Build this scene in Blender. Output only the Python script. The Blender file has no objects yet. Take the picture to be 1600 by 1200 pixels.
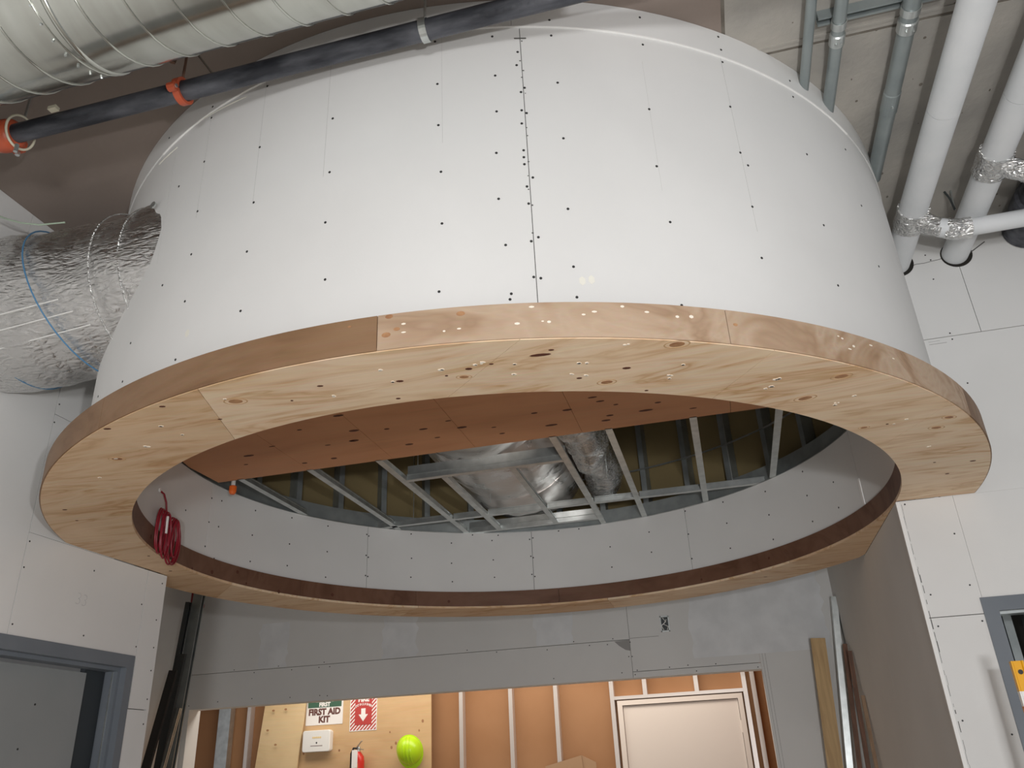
import bpy, math, random
from math import sin, cos, pi, radians as rad
from mathutils import Vector, Matrix
import mathutils.noise as mnoise
random.seed(7)
SC = bpy.context.scene
COL = SC.collection

# ------------------------------------------------------------------ camera, light, exposure
CAM_Z = 1.55
cd = bpy.data.cameras.new('camera')
cd.sensor_width = 36.0
cd.lens = 36.0 * 1266.2 / 1600.0
cd.clip_start = 0.02
cam = bpy.data.objects.new('camera', cd)
COL.objects.link(cam)
_y, _p, _r = rad(-13.4083), rad(25.549), rad(-2.8153)
_f = Vector((sin(_y) * cos(_p), cos(_y) * cos(_p), sin(_p)))
_rt = Vector((cos(_y), -sin(_y), 0))
_up = _rt.cross(_f)
_r2 = cos(_r) * _rt + sin(_r) * _up
_u2 = -sin(_r) * _rt + cos(_r) * _up
M = Matrix((_r2, _u2, -_f)).transposed().to_4x4()
M.translation = (0, 0, CAM_Z)
cam.matrix_world = M
SC.camera = cam

SC.view_settings.view_transform = 'Standard'
SC.view_settings.look = 'None'
SC.view_settings.gamma = 1.0
SC.view_settings.exposure = 0.0
SC.view_settings.use_curve_mapping = False

w = bpy.data.worlds.new('world')
w.use_nodes = True
w.node_tree.nodes['Background'].inputs[0].default_value = (0.93, 0.95, 1.0, 1)
w.node_tree.nodes['Background'].inputs[1].default_value = 0.36
SC.world = w


def lamp(name, kind, loc, power, color=(1, 1, 1), size=0.1, rot=(0, 0, 0), size_y=None, label=None):
    d = bpy.data.lights.new(name, kind)
    d.energy = power
    d.color = color
    if kind == 'AREA':
        d.shape = 'RECTANGLE'
        d.size = size
        d.size_y = size_y or size
    else:
        d.shadow_soft_size = size
    o = bpy.data.objects.new(name, d)
    o.location = loc
    o.rotation_euler = rot
    COL.objects.link(o)
    return o


lamp('work_light', 'POINT', (0.62, -0.3, 1.72), 132, (0.985, 0.99, 1.0), 0.045)
lamp('added_fill_light', 'POINT', (0.62, -2.6, 1.02), 350, (0.985, 0.99, 1.0), 0.22)  # added fill behind the camera, softens the falloff of the main lamp
lamp('far_room_light', 'AREA', (-2.4, 8.0, 2.98), 76, (1.0, 0.92, 0.82), 5.0, (rad(14), 0, 0), 0.9)

# ------------------------------------------------------------------ materials
MATS = {}


def nd(nt, t, **kw):
    n = nt.nodes.new(t)
    for k, v in kw.items():
        if k.startswith('i_'):
            key = k[2:]
            key = int(key) if key.isdigit() else key.replace('_', ' ')
            n.inputs[key].default_value = v
        else:
            setattr(n, k, v)
    return n


def mat(name, color, rough=0.7, metal=0.0, c2=None, scale=3.0, stretch=(1, 1, 1), detail=4, bump=0.0, bscale=60.0,
        spec=0.5, distort=0.0, contrast=(0.35, 0.65), bstretch=(1, 1, 1), emit=None):
    m = bpy.data.materials.new(name)
    m.use_nodes = True
    nt = m.node_tree
    b = nt.nodes['Principled BSDF']
    b.inputs['Base Color'].default_value = (*color, 1)
    b.inputs['Roughness'].default_value = rough
    b.inputs['Metallic'].default_value = metal
    b.inputs['Specular IOR Level'].default_value = spec
    tc = nd(nt, 'ShaderNodeTexCoord')
    if c2:
        mp = nd(nt, 'ShaderNodeMapping')
        mp.inputs['Scale'].default_value = stretch
        no = nd(nt, 'ShaderNodeTexNoise', i_Scale=scale, i_Detail=detail, i_Distortion=distort)
        cr = nd(nt, 'ShaderNodeValToRGB')
        cr.color_ramp.elements[0].position = contrast[0]
        cr.color_ramp.elements[1].position = contrast[1]
        cr.color_ramp.elements[0].color = (*color, 1)
        cr.color_ramp.elements[1].color = (*c2, 1)
        nt.links.new(tc.outputs['Object'], mp.inputs[0])
        nt.links.new(mp.outputs[0], no.inputs['Vector'])
        nt.links.new(no.outputs['Fac'], cr.inputs[0])
        nt.links.new(cr.outputs[0], b.inputs['Base Color'])
    if bump:
        mp2 = nd(nt, 'ShaderNodeMapping')
        mp2.inputs['Scale'].default_value = bstretch
        n2 = nd(nt, 'ShaderNodeTexNoise', i_Scale=bscale, i_Detail=5.0)
        bp = nd(nt, 'ShaderNodeBump', i_Strength=bump, i_Distance=0.01)
        nt.links.new(tc.outputs['Object'], mp2.inputs[0])
        nt.links.new(mp2.outputs[0], n2.inputs['Vector'])
        nt.links.new(n2.outputs['Fac'], bp.inputs['Height'])
        nt.links.new(bp.outputs[0], b.inputs['Normal'])
    MATS[name] = m
    return m


def plywood(name, dark, mid, light, angle, scale=1.0, rough=0.55, warp=1.6, axis='Z'):
    """rotary-cut veneer: long swirling figure along one direction, with fine fibre"""
    m = bpy.data.materials.new(name)
    m.use_nodes = True
    nt = m.node_tree
    b = nt.nodes['Principled BSDF']
    b.inputs['Roughness'].default_value = rough
    b.inputs['Specular IOR Level'].default_value = 0.35
    tc = nd(nt, 'ShaderNodeTexCoord')
    mp = nd(nt, 'ShaderNodeMapping')
    mp.inputs['Rotation'].default_value = (0, 0, angle) if axis == 'Z' else (0, angle, 0)
    mp.inputs['Scale'].default_value = (1.0, 4.5, 4.5)
    nt.links.new(tc.outputs['Object'], mp.inputs[0])
    n1 = nd(nt, 'ShaderNodeTexNoise', i_Scale=1.1 * scale, i_Detail=3.0, i_Distortion=warp, i_Roughness=0.55)
    nt.links.new(mp.outputs[0], n1.inputs['Vector'])
    mm = nd(nt, 'ShaderNodeMath', operation='MULTIPLY')
    mm.inputs[1].default_value = 3.4
    nt.links.new(n1.outputs['Fac'], mm.inputs[0])
    fr = nd(nt, 'ShaderNodeMath', operation='PINGPONG')
    fr.inputs[1].default_value = 0.5
    nt.links.new(mm.outputs[0], fr.inputs[0])
    cr = nd(nt, 'ShaderNodeValToRGB')
    e = cr.color_ramp.elements
    e[0].position = 0.0
    e[0].color = (*dark, 1)
    e[1].position = 0.5
    e[1].color = (*light, 1)
    e2 = cr.color_ramp.elements.new(0.14)
    e2.color = (*mid, 1)
    e3 = cr.color_ramp.elements.new(0.3)
    e3.color = (*[(a + c) / 2 for a, c in zip(mid, light)], 1)
    nt.links.new(fr.outputs[0], cr.inputs[0])
    mp2 = nd(nt, 'ShaderNodeMapping')
    mp2.inputs['Rotation'].default_value = mp.inputs['Rotation'].default_value
    mp2.inputs['Scale'].default_value = (2.0, 60.0, 60.0)
    nt.links.new(tc.outputs['Object'], mp2.inputs[0])
    n2 = nd(nt, 'ShaderNodeTexNoise', i_Scale=2.0, i_Detail=4.0)
    nt.links.new(mp2.outputs[0], n2.inputs['Vector'])
    n3 = nd(nt, 'ShaderNodeTexNoise', i_Scale=2.2, i_Detail=3.0)
    nt.links.new(tc.outputs['Object'], n3.inputs['Vector'])
    mx = nd(nt, 'ShaderNodeMix', data_type='RGBA', blend_type='MULTIPLY')
    mx.inputs[0].default_value = 0.22
    nt.links.new(cr.outputs[0], mx.inputs[6])
    nt.links.new(n2.outputs['Color'], mx.inputs[7])
    mx2 = nd(nt, 'ShaderNodeMix', data_type='RGBA', blend_type='MIX')
    mr = nd(nt, 'ShaderNodeMapRange')
    mr.inputs[1].default_value = 0.36
    mr.inputs[2].default_value = 0.72
    mr.inputs[3].default_value = 0.0
    mr.inputs[4].default_value = 0.7
    nt.links.new(n3.outputs['Fac'], mr.inputs[0])
    nt.links.new(mr.outputs[0], mx2.inputs[0])
    nt.links.new(mx.outputs[2], mx2.inputs[6])
    mx2.inputs[7].default_value = (*light, 1)
    nt.links.new(mx2.outputs[2], b.inputs['Base Color'])
    bp = nd(nt, 'ShaderNodeBump', i_Strength=0.15, i_Distance=0.004)
    nt.links.new(n2.outputs['Fac'], bp.inputs['Height'])
    nt.links.new(bp.outputs[0], b.inputs['Normal'])
    MATS[name] = m
    return m


def foil_mat(name, color, rough, scale=9.0, strength=0.55, scrim=True):
    m = bpy.data.materials.new(name)
    m.use_nodes = True
    nt = m.node_tree
    b = nt.nodes['Principled BSDF']
    b.inputs['Base Color'].default_value = (*color, 1)
    b.inputs['Metallic'].default_value = 1.0
    b.inputs['Roughness'].default_value = rough
    tc = nd(nt, 'ShaderNodeTexCoord')
    mp = nd(nt, 'ShaderNodeMapping')
    mp.inputs['Scale'].default_value = (0.6, 1.3, 2.2)
    nt.links.new(tc.outputs['Object'], mp.inputs[0])
    n1 = nd(nt, 'ShaderNodeTexNoise', i_Scale=scale, i_Detail=6.0, i_Distortion=1.0)
    nt.links.new(mp.outputs[0], n1.inputs['Vector'])
    v = nd(nt, 'ShaderNodeTexVoronoi', feature='DISTANCE_TO_EDGE', i_Scale=scale * 1.6)
    nt.links.new(mp.outputs[0], v.inputs['Vector'])
    ad = nd(nt, 'ShaderNodeMath', operation='ADD')
    mu = nd(nt, 'ShaderNodeMath', operation='MULTIPLY')
    mu.inputs[1].default_value = 0.5
    nt.links.new(v.outputs['Distance'], mu.inputs[0])
    nt.links.new(n1.outputs['Fac'], ad.inputs[0])
    nt.links.new(mu.outputs[0], ad.inputs[1])
    bp = nd(nt, 'ShaderNodeBump', i_Strength=strength, i_Distance=0.025)
    nt.links.new(ad.outputs[0], bp.inputs['Height'])
    nt.links.new(bp.outputs[0], b.inputs['Normal'])
    if scrim:
        cr = nd(nt, 'ShaderNodeMapRange')
        cr.inputs[1].default_value = 0.35
        cr.inputs[2].default_value = 0.7
        cr.inputs[3].default_value = rough * 0.7
        cr.inputs[4].default_value = rough * 1.7
        nt.links.new(n1.outputs['Fac'], cr.inputs[0])
        nt.links.new(cr.outputs[0], b.inputs['Roughness'])
    MATS[name] = m
    return m


mat('drywall', (0.72, 0.715, 0.70), 0.85, c2=(0.77, 0.765, 0.75), scale=1.3, bump=0.04, bscale=220, spec=0.2)
mat('drywall_edge', (0.86, 0.85, 0.83), 0.8, spec=0.2)
mat('joint_compound', (0.80, 0.81, 0.82), 0.9, c2=(0.72, 0.73, 0.74), scale=6, spec=0.2)
mat('cavity', (0.03, 0.028, 0.025), 0.95, spec=0.1)
mat('kraft', (0.36, 0.185, 0.092), 0.9, c2=(0.41, 0.22, 0.115), scale=1.5, spec=0.1)
mat('kraft_dull', (0.22, 0.17, 0.085), 0.9, c2=(0.26, 0.20, 0.10), scale=1.5, spec=0.1)
mat('concrete', (0.47, 0.44, 0.395), 0.9, c2=(0.32, 0.305, 0.28), scale=3.0, detail=8, bump=0.25, bscale=40, spec=0.2,
    contrast=(0.3, 0.72))
mat('concrete_brown', (0.255, 0.205, 0.175), 0.9, c2=(0.29, 0.24, 0.21), scale=1.2, detail=8, bump=0.15, bscale=40, spec=0.2)
mat('form_line', (0.14, 0.12, 0.10), 0.95, c2=(0.22, 0.20, 0.17), scale=14, spec=0.1)
mat('floor_concrete', (0.50, 0.47, 0.43), 0.7, c2=(0.42, 0.40, 0.365), scale=2.0, detail=8)
mat('galvanized', (0.55, 0.58, 0.57), 0.36, 0.85, c2=(0.68, 0.71, 0.70), scale=14, detail=3)
mat('galvanized_dull', (0.30, 0.33, 0.33), 0.5, 0.6, c2=(0.38, 0.41, 0.41), scale=10)
mat('conduit_steel', (0.30, 0.34, 0.345), 0.42, 0.55, c2=(0.36, 0.40, 0.40), scale=8)
mat('spiral_metal', (0.50, 0.505, 0.46), 0.17, 0.95, c2=(0.60, 0.615, 0.57), scale=5, stretch=(3, 0.5, 0.5), detail=6)
mat('dark_metal', (0.07, 0.078, 0.08), 0.55, 0.5)
mat('black_iron', (0.028, 0.03, 0.038), 0.5, 0.3, c2=(0.13, 0.135, 0.155), scale=9, stretch=(0.5, 2, 2), detail=8, bump=0.2, bscale=60)
mat('red_paint', (0.50, 0.095, 0.04), 0.4)
mat('cream_rubber', (0.62, 0.58, 0.45), 0.5)
mat('pipe_jacket', (0.70, 0.72, 0.73), 0.55, c2=(0.76, 0.77, 0.78), scale=5, bump=0.08, bscale=30, spec=0.3)
mat('frame_paint', (0.155, 0.175, 0.20), 0.5, c2=(0.18, 0.20, 0.225), scale=3, spec=0.4)
mat('door_grey', (0.27, 0.285, 0.285), 0.6, c2=(0.30, 0.31, 0.31), scale=2, spec=0.3)
mat('dark_gap', (0.035, 0.042, 0.048), 0.7)
mat('cream_paint', (0.78, 0.69, 0.62), 0.5, spec=0.3)
mat('stud_light', (0.72, 0.66, 0.62), 0.38, 0.45)
mat('pine', (0.62, 0.42, 0.20), 0.6, c2=(0.50, 0.32, 0.145), scale=4, stretch=(12, 12, 1), detail=5, distort=0.6)
mat('old_pine', (0.36, 0.24, 0.15), 0.7, c2=(0.27, 0.17, 0.10), scale=4, stretch=(12, 12, 1), detail=5)
mat('rust_wood', (0.22, 0.115, 0.075), 0.8, c2=(0.15, 0.085, 0.06), scale=5, stretch=(12, 12, 1))
mat('blue_tape', (0.09, 0.24, 0.42), 0.6)
mat('cable_red', (0.26, 0.012, 0.025), 0.35)
mat('orange_plastic', (0.85, 0.16, 0.02), 0.4)
mat('white_plastic', (0.86, 0.85, 0.82), 0.35)
mat('screw_dark', (0.04, 0.04, 0.04), 0.5, 0.3)
mat('pencil', (0.36, 0.35, 0.34), 0.9)
mat('string_green', (0.42, 0.52, 0.40), 0.6)
mat('crease', (0.55, 0.545, 0.535), 0.9)
mat('scuff_pale', (0.80, 0.78, 0.70), 0.8)
mat('seam_dark', (0.10, 0.095, 0.09), 0.95)
mat('knot', (0.30, 0.14, 0.065), 0.6, c2=(0.46, 0.25, 0.12), scale=30)
mat('knot_ring', (0.52, 0.33, 0.17), 0.6)
mat('knot_dark', (0.10, 0.03, 0.015), 0.7)
mat('chip', (0.88, 0.80, 0.68), 0.6)
mat('lime', (0.50, 0.78, 0.015), 0.28)
mat('fire_red', (0.62, 0.03, 0.02), 0.3)
mat('sign_white', (0.88, 0.85, 0.82), 0.4)
mat('sign_green', (0.055, 0.13, 0.085), 0.45)
mat('sign_red', (0.50, 0.06, 0.055), 0.45)
mat('sign_brown', (0.14, 0.055, 0.045), 0.5)
mat('yellow_paint', (0.85, 0.42, 0.01), 0.35)
mat('yellow_label', (0.85, 0.62, 0.05), 0.4)
mat('orange_paint', (0.72, 0.22, 0.015), 0.4)
mat('black_rubber', (0.02, 0.02, 0.02), 0.5)
mat('cardboard', (0.42, 0.26, 0.15), 0.85)
plywood('ply_ring_a', (0.64, 0.39, 0.195), (0.80, 0.56, 0.35), (0.88, 0.69, 0.49), rad(-20), 1.35)  # veneer colour raised so the near boards look more brightly lit
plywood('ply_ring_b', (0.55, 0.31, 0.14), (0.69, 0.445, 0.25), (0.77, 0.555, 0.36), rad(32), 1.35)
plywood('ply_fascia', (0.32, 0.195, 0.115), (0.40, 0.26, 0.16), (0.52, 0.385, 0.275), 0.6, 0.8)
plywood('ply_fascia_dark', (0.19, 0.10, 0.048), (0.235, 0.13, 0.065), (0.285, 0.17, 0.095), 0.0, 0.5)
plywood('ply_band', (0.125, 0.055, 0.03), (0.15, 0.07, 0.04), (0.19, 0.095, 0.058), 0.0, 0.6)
plywood('ply_soffit', (0.56, 0.25, 0.115), (0.60, 0.275, 0.13), (0.64, 0.305, 0.15), rad(3), 0.5, warp=0.5)
plywood('ply_board', (0.64, 0.41, 0.21), (0.66, 0.43, 0.225), (0.70, 0.475, 0.26), rad(80), 0.5, axis='Y')
plywood('ply_pale', (0.74, 0.53, 0.28), (0.78, 0.57, 0.31), (0.82, 0.62, 0.36), rad(80), 0.6, axis='Y')
foil_mat('foil', (0.74, 0.73, 0.72), 0.24, 20.0, 0.5)
foil_mat('foil_soft', (0.70, 0.66, 0.63), 0.33, 4.0, 0.35)
foil_mat('foil_tape', (0.80, 0.80, 0.79), 0.16, 22.0, 0.8)


# ------------------------------------------------------------------ geometry helpers
def link(o, parent=None, kind=None):
    COL.objects.link(o)
    if parent is not None:
        o.parent = parent
        o.matrix_parent_inverse = parent.matrix_world.inverted() if False else Matrix.Translation(-parent.location)
    if kind:
        o['kind'] = kind
    return o


def me(name, vs, fs, m, parent=None, smooth=False, kind=None, label=None):
    d = bpy.data.meshes.new(name)
    d.from_pydata([tuple(v) for v in vs], [], fs)
    ms = m if isinstance(m, (list, tuple)) else [m]
    for x in ms:
        d.materials.append(MATS[x])
    if smooth:
        d.polygons.foreach_set('use_smooth', [True] * len(d.polygons))
    d.update()
    o = bpy.data.objects.new(name, d)
    if label:
        o['label'] = label
    return link(o, parent, kind)


def root(name, loc, label=None, cat=None, group=None, kind=None):
    o = bpy.data.objects.new(name, None)
    o.empty_display_size = 0.1
    o.location = loc
    COL.objects.link(o)
    tag(o, label, cat, group, kind)
    return o


def tag(o, label=None, cat=None, group=None, kind=None):
    for k, v in (('label', label), ('category', cat), ('group', group), ('kind', kind)):
        if v:
            o[k] = v
    return o


class MB:
    """collects solids into one mesh"""

    def __init__(s):
        s.v = []
        s.f = []

    def add(s, vs, fs):
        n = len(s.v)
        s.v += [tuple(v) for v in vs]
        s.f += [tuple(i + n for i in f) for f in fs]
        return s

    def box(s, x0, x1, y0, y1, z0, z1):
        return s.add([(x, y, z) for x in (x0, x1) for y in (y0, y1) for z in (z0, z1)],
                     [(0, 1, 3, 2), (4, 6, 7, 5), (0, 4, 5, 1), (2, 3, 7, 6), (0, 2, 6, 4), (1, 5, 7, 3)])

    def extrude(s, prof, p0, p1, u, v=None):
        """closed 2D profile swept from p0 to p1; u, v: the profile's axes"""
        p0, p1, u = Vector(p0), Vector(p1), Vector(u)
        d = (p1 - p0).normalized()
        u = (u - d * u.dot(d)).normalized()
        v = d.cross(u) if v is None else (Vector(v) - d * Vector(v).dot(d)).normalized()
        n = len(prof)
        vs = [p0 + u * a + v * b for a, b in prof] + [p1 + u * a + v * b for a, b in prof]
        fs = [(i, (i + 1) % n, n + (i + 1) % n, n + i) for i in range(n)]
        fs += [tuple(range(n))[::-1], tuple(range(n, 2 * n))]
        return s.add(vs, fs)

    def tube(s, pts, r, n=16, caps=True, sx=1.0):
        pts = [Vector(p) for p in pts]
        rs = r if isinstance(r, (list, tuple)) else [r] * len(pts)
        t0 = (pts[1] - pts[0]).normalized()
        a = Vector((0, 0, 1)) if abs(t0.z) < 0.9 else Vector((1, 0, 0))
        u = (a - t0 * a.dot(t0)).normalized()
        vs = []
        for i, p in enumerate(pts):
            t = (pts[min(i + 1, len(pts) - 1)] - pts[max(i - 1, 0)]).normalized()
            u = (u - t * u.dot(t)).normalized()
            v = t.cross(u)
            for k in range(n):
                q = 2 * pi * k / n
                vs.append(p + (u * cos(q) + v * sin(q) * sx) * rs[i])
        fs = []
        for i in range(len(pts) - 1):
            for k in range(n):
                fs.append((i * n + k, i * n + (k + 1) % n, (i + 1) * n + (k + 1) % n, (i + 1) * n + k))
        if caps:
            fs += [tuple(range(n))[::-1], tuple(range((len(pts) - 1) * n, len(pts) * n))]
        return s.add(vs, fs)

    def disc(s, c, nrm, r, n=8, h=0.001, sy=1.0, u=None):
        nrm = Vector(nrm).normalized()
        a = Vector(u) if u else (Vector((0, 0, 1)) if abs(nrm.z) < 0.9 else Vector((1, 0, 0)))
        u = (a - nrm * a.dot(nrm)).normalized()
        v = nrm.cross(u)
        c = Vector(c)
        vs = [c + (u * cos(2 * pi * k / n) * sy + v * sin(2 * pi * k / n)) * r for k in range(n)]
        vs += [p + nrm * h for p in vs]
        return s.add(vs, [(k, (k + 1) % n, n + (k + 1) % n, n + k) for k in range(n)] + [tuple(range(n))[::-1], tuple(range(n, 2 * n))])

    def build(s, name, m, parent=None, smooth=False, kind=None, label=None):
        o = me(name, s.v, s.f, m, parent, smooth or getattr(s, 'arc', False), kind, label)
        if smooth or getattr(s, 'arc', False):
            o.data.set_sharp_from_angle(angle=rad(35) if getattr(s, 'arc', False) else rad(65))
        return o


def box(name, x0, x1, y0, y1, z0, z1, m, parent=None, **k):
    return MB().box(x0, x1, y0, y1, z0, z1).build(name, m, parent, **k)


CX, CY = -0.99, 4.1338


def pol(a, r, z):
    return (CX + r * cos(rad(a)), CY + r * sin(rad(a)), z)


def arc(mb, r0, r1, z0, z1, a0, a1, da=2.5):
    """solid sector of a ring; r0, r1 may be functions of the angle"""
    n = max(1, int(abs(a1 - a0) / da))
    f0 = r0 if callable(r0) else (lambda a: r0)
    f1 = r1 if callable(r1) else (lambda a: r1)
    vs = []
    for i in range(n + 1):
        a = a0 + (a1 - a0) * i / n
        vs += [pol(a, f0(a), z0), pol(a, f1(a), z0), pol(a, f1(a), z1), pol(a, f0(a), z1)]
    fs = []
    for i in range(n):
        for k in range(4):
            fs.append((i * 4 + k, i * 4 + (k + 1) % 4, i * 4 + 4 + (k + 1) % 4, i * 4 + 4 + k))
    fs += [(0, 3, 2, 1), (n * 4, n * 4 + 1, n * 4 + 2, n * 4 + 3)]
    mb.add(vs, fs)
    mb.arc = True
    return mb


C_STUD = lambda w, h, t=0.004, lip=0.010: [(-w / 2, -h / 2), (w / 2, -h / 2), (w / 2, -h / 2 + lip), (w / 2 - t, -h / 2 + lip),
                                          (w / 2 - t, -h / 2 + t), (-w / 2 + t, -h / 2 + t), (-w / 2 + t, h / 2 - t),
                                          (w / 2 - t, h / 2 - t), (w / 2 - t, h / 2 - lip), (w / 2, h / 2 - lip), (w / 2, h / 2), (-w / 2, h / 2)]
RECT = lambda w, h: [(-w / 2, -h / 2), (w / 2, -h / 2), (w / 2, h / 2), (-w / 2, h / 2)]

H = 4.17      # underside of the slab
XL = -3.04    # face of the left wall
YR = 4.16     # face of the right wall
XR = 0.895    # face of the recess side wall
YB = 7.20     # face of the recess back wall
YF = 8.90     # far room wall (back of its drywall)

# ------------------------------------------------------------------ the setting
box('floor', -7.5, 5.5, -6, 9.2, -0.1, 0.0, 'floor_concrete', kind='structure')
ceil = box('ceiling', -7.5, 5.5, -6, 9.2, H + 0.004, H + 0.25, 'form_line', kind='structure')
for x0, x1, y0, y1, m_ in ((-7.5, -1.69, 0.2, 7.2, 'concrete_brown'), (-1.68, 0.338, 0.2, 7.2, 'concrete_brown'),
                           (0.352, 2.78, 0.2, 2.636, 'concrete'), (0.352, 2.78, 2.652, 7.2, 'concrete'),
                           (2.79, 5.5, 0.2, 2.636, 'concrete'), (2.79, 5.5, 2.652, 7.2, 'concrete'),
                           (-7.5, -1.69, -6, 0.19, 'concrete_brown'), (-1.68, 0.338, -6, 0.19, 'concrete_brown'),
                           (0.352, 5.5, -6, 0.19, 'concrete')):
    box('concrete_panel', x0, x1, y0, y1, H, H + 0.006, m_, ceil)
pits = MB()
for _ in range(70):
    x, y = random.uniform(0.4, 2.5), random.uniform(1.6, 4.1)
    pits.disc((x, y, H + 0.0005), (0, 0, -1), random.uniform(0.003, 0.010), 7, 0.0012, random.uniform(0.5, 1))
pits.build('air_hole', 'form_line', ceil, kind='stuff')
# a raised form ridge beside the joint that runs across the slab
box('form_ridge', 0.36, 5.4, 2.60, 2.612, H - 0.004, H, 'concrete', ceil)


def screws(name, parent, pts, nrm, r=0.0042, kind='stuff'):
    mb = MB()
    for p in pts:
        mb.disc(p, nrm if not callable(nrm) else nrm(p), r, 7, 0.0014)
    return mb.build(name, 'screw_dark', parent, kind=kind)


# left wall -------------------------------------------------
wl = MB()
wl.box(XL - 0.14, XL - 0.017, -1.5, 2.62, 0, H)
wl.box(XL - 0.14, XL - 0.017, 2.62, 3.80, 2.17, 2.64)
wl.box(XL - 0.14, XL - 0.017, 2.62, 3.45, 2.64, H)
wl.box(XL - 0.14, XL - 0.017, 3.80, 4.003, 0, 2.64)
wl = wl.build('wall_left', 'cavity', kind='structure')
for y0, y1, z0, z1 in ((-1.5, 2.608, 0, 1.93), (-1.5, 2.608, 1.934, H - 0.002), (2.611, 3.0, 2.185, H - 0.002), (3.004, 3.575, 2.648, 3.24), (3.004, 3.855, 2.185, 2.646), (3.004, 3.575, 3.244, H - 0.002),
                       (3.838, 4.02, 0, 1.93), (3.859, 4.02, 1.934, 2.646)):
    box('drywall_panel', XL - 0.016, XL, y0, y1, z0, z1, 'drywall', wl)
box('drywall_panel', XL - 0.14, XL - 0.001, 4.004, 4.02, 0, 2.646, 'drywall', wl)
screws('screw', wl, [(XL, y, z) for y, z in [(3.016, 3.3), (3.009, 3.2), (3.015, 2.607), (3.014, 2.487), (3.449, 2.56), (3.986, 2.598),
       (3.018, 2.236), (3.455, 2.244), (3.84, 2.458), (3.979, 2.396), (3.989, 2.25), (3.846, 2.238), (3.994, 2.131), (3.996, 1.986), (3.993, 1.863)]], (1, 0, 0))


def text_mesh(name, s, size, loc, xdir, ydir, m, parent, offset=0.0, ext=0.0006, sx=1.0, align='CENTER', kind=None):
    cu = bpy.data.curves.new(name, 'FONT')
    cu.body = s
    cu.size = size
    cu.align_x = align
    cu.align_y = 'CENTER'
    cu.offset = offset
    cu.extrude = ext
    cu.resolution_u = 3
    t = bpy.data.objects.new(name, cu)
    COL.objects.link(t)
    dg = bpy.context.evaluated_depsgraph_get()
    d = bpy.data.meshes.new_from_object(t.evaluated_get(dg))
    bpy.data.objects.remove(t)
    X, Y = Vector(xdir).normalized(), Vector(ydir).normalized()
    Z = X.cross(Y)
    L = Vector(loc)
    for v in d.vertices:
        c = v.co
        v.co = L + X * c.x * sx + Y * c.y + Z * c.z
    d.materials.clear()
    d.materials.append(MATS[m])
    o = bpy.data.objects.new(name, d)
    return link(o, parent, kind)


mat('faint_pencil', (0.58, 0.575, 0.57), 0.9)
text_mesh('pencil_writing', '33', 0.085, (XL + 0.0004, 3.40, 2.405), (0, 1, -0.05), (0, 0.1, 1), 'faint_pencil', wl, -0.002)

# left door: grey steel frame, set-back leaf --------------------------------
d1 = MB()
FY0, FY1 = 2.60, 3.845
d1.box(XL - 0.15, XL + 0.006, FY0, FY1, 2.128, 2.19)
d1.box(XL - 0.15, XL + 0.006, FY1 - 0.052, FY1, 0, 2.128)
d1.box(XL - 0.15, XL + 0.006, FY0, FY0 + 0.052, 0, 2.128)
d1 = d1.build('door_1', 'frame_paint', kind='structure')
st = MB()
st.box(XL - 0.10, XL - 0.03, FY0 + 0.052, FY1 - 0.052, 2.110, 2.128)
st.box(XL - 0.10, XL - 0.03, FY1 - 0.070, FY1 - 0.052, 0, 2.110)
st.box(XL - 0.10, XL - 0.03, FY0 + 0.052, FY0 + 0.070, 0, 2.110)
st.build('door_stop', 'frame_paint', d1)
box('door_seal', XL - 0.062, XL - 0.055, FY1 - 0.0735, FY1 - 0.070, 0, 2.108, 'galvanized', d1)
lf = box('door_leaf', XL - 0.15, XL - 0.108, FY0 + 0.06, FY1 - 0.20, 0.01, 2.095, 'door_grey', d1)
box('dark_jamb', XL - 0.149, XL - 0.12, FY1 - 0.20, FY1 - 0.055, 0.0, 2.12, 'dark_gap', d1)
screws('screw', d1, [(XL - 0.108, 3.35, 1.93), (XL - 0.108, 3.30, 1.74)], (1, 0, 0), 0.005)

# right wall --------------------------------------------------
wr = MB()
wr.box(XR + 0.002, 1.14, YR + 0.017, YR + 0.13, 0, 2.63)
wr.box(1.14, 2.15, YR + 0.017, YR + 0.13, 2.15, 2.63)
wr.box(1.12, 5.0, YR + 0.017, YR + 0.13, 2.63, H)
wr.box(2.15, 5.0, YR + 0.017, YR + 0.13, 0, 2.63)
wr = wr.build('wall_right', 'cavity', kind='structure')
for x0, x1, z0, z1 in ((XR, 1.15, 0, 2.096), (XR, 1.1484, 2.0995, 2.6495), (1.1495, 2.36, 2.165, 2.6495), (1.10, 2.36, 2.65, 3.483), (2.363, 5.0, 0, 3.483),
                       (1.10, 1.501, 3.487, H - 0.003), (1.504, 1.86, 3.487, H - 0.003), (1.863, 3.0, 3.487, H - 0.003), (3.003, 5.0, 3.487, H - 0.003)):
    box('drywall_panel', x0, x1, YR, YR + 0.016, z0, z1, 'drywall', wr)
screws('screw', wr, [(x, YR, z) for x, z in [(0.931, 2.632), (1.111, 2.468), (1.114, 2.228), (0.94, 2.2), (0.937, 2.059), (1.123, 2.067), (1.357, 3.502),
       (1.359, 3.466), (1.365, 3.213), (1.376, 3.953), (1.357, 3.988), (1.36, 3.833), (0.935, 1.663), (1.112, 1.599)]], (0, -1, 0))
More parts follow.
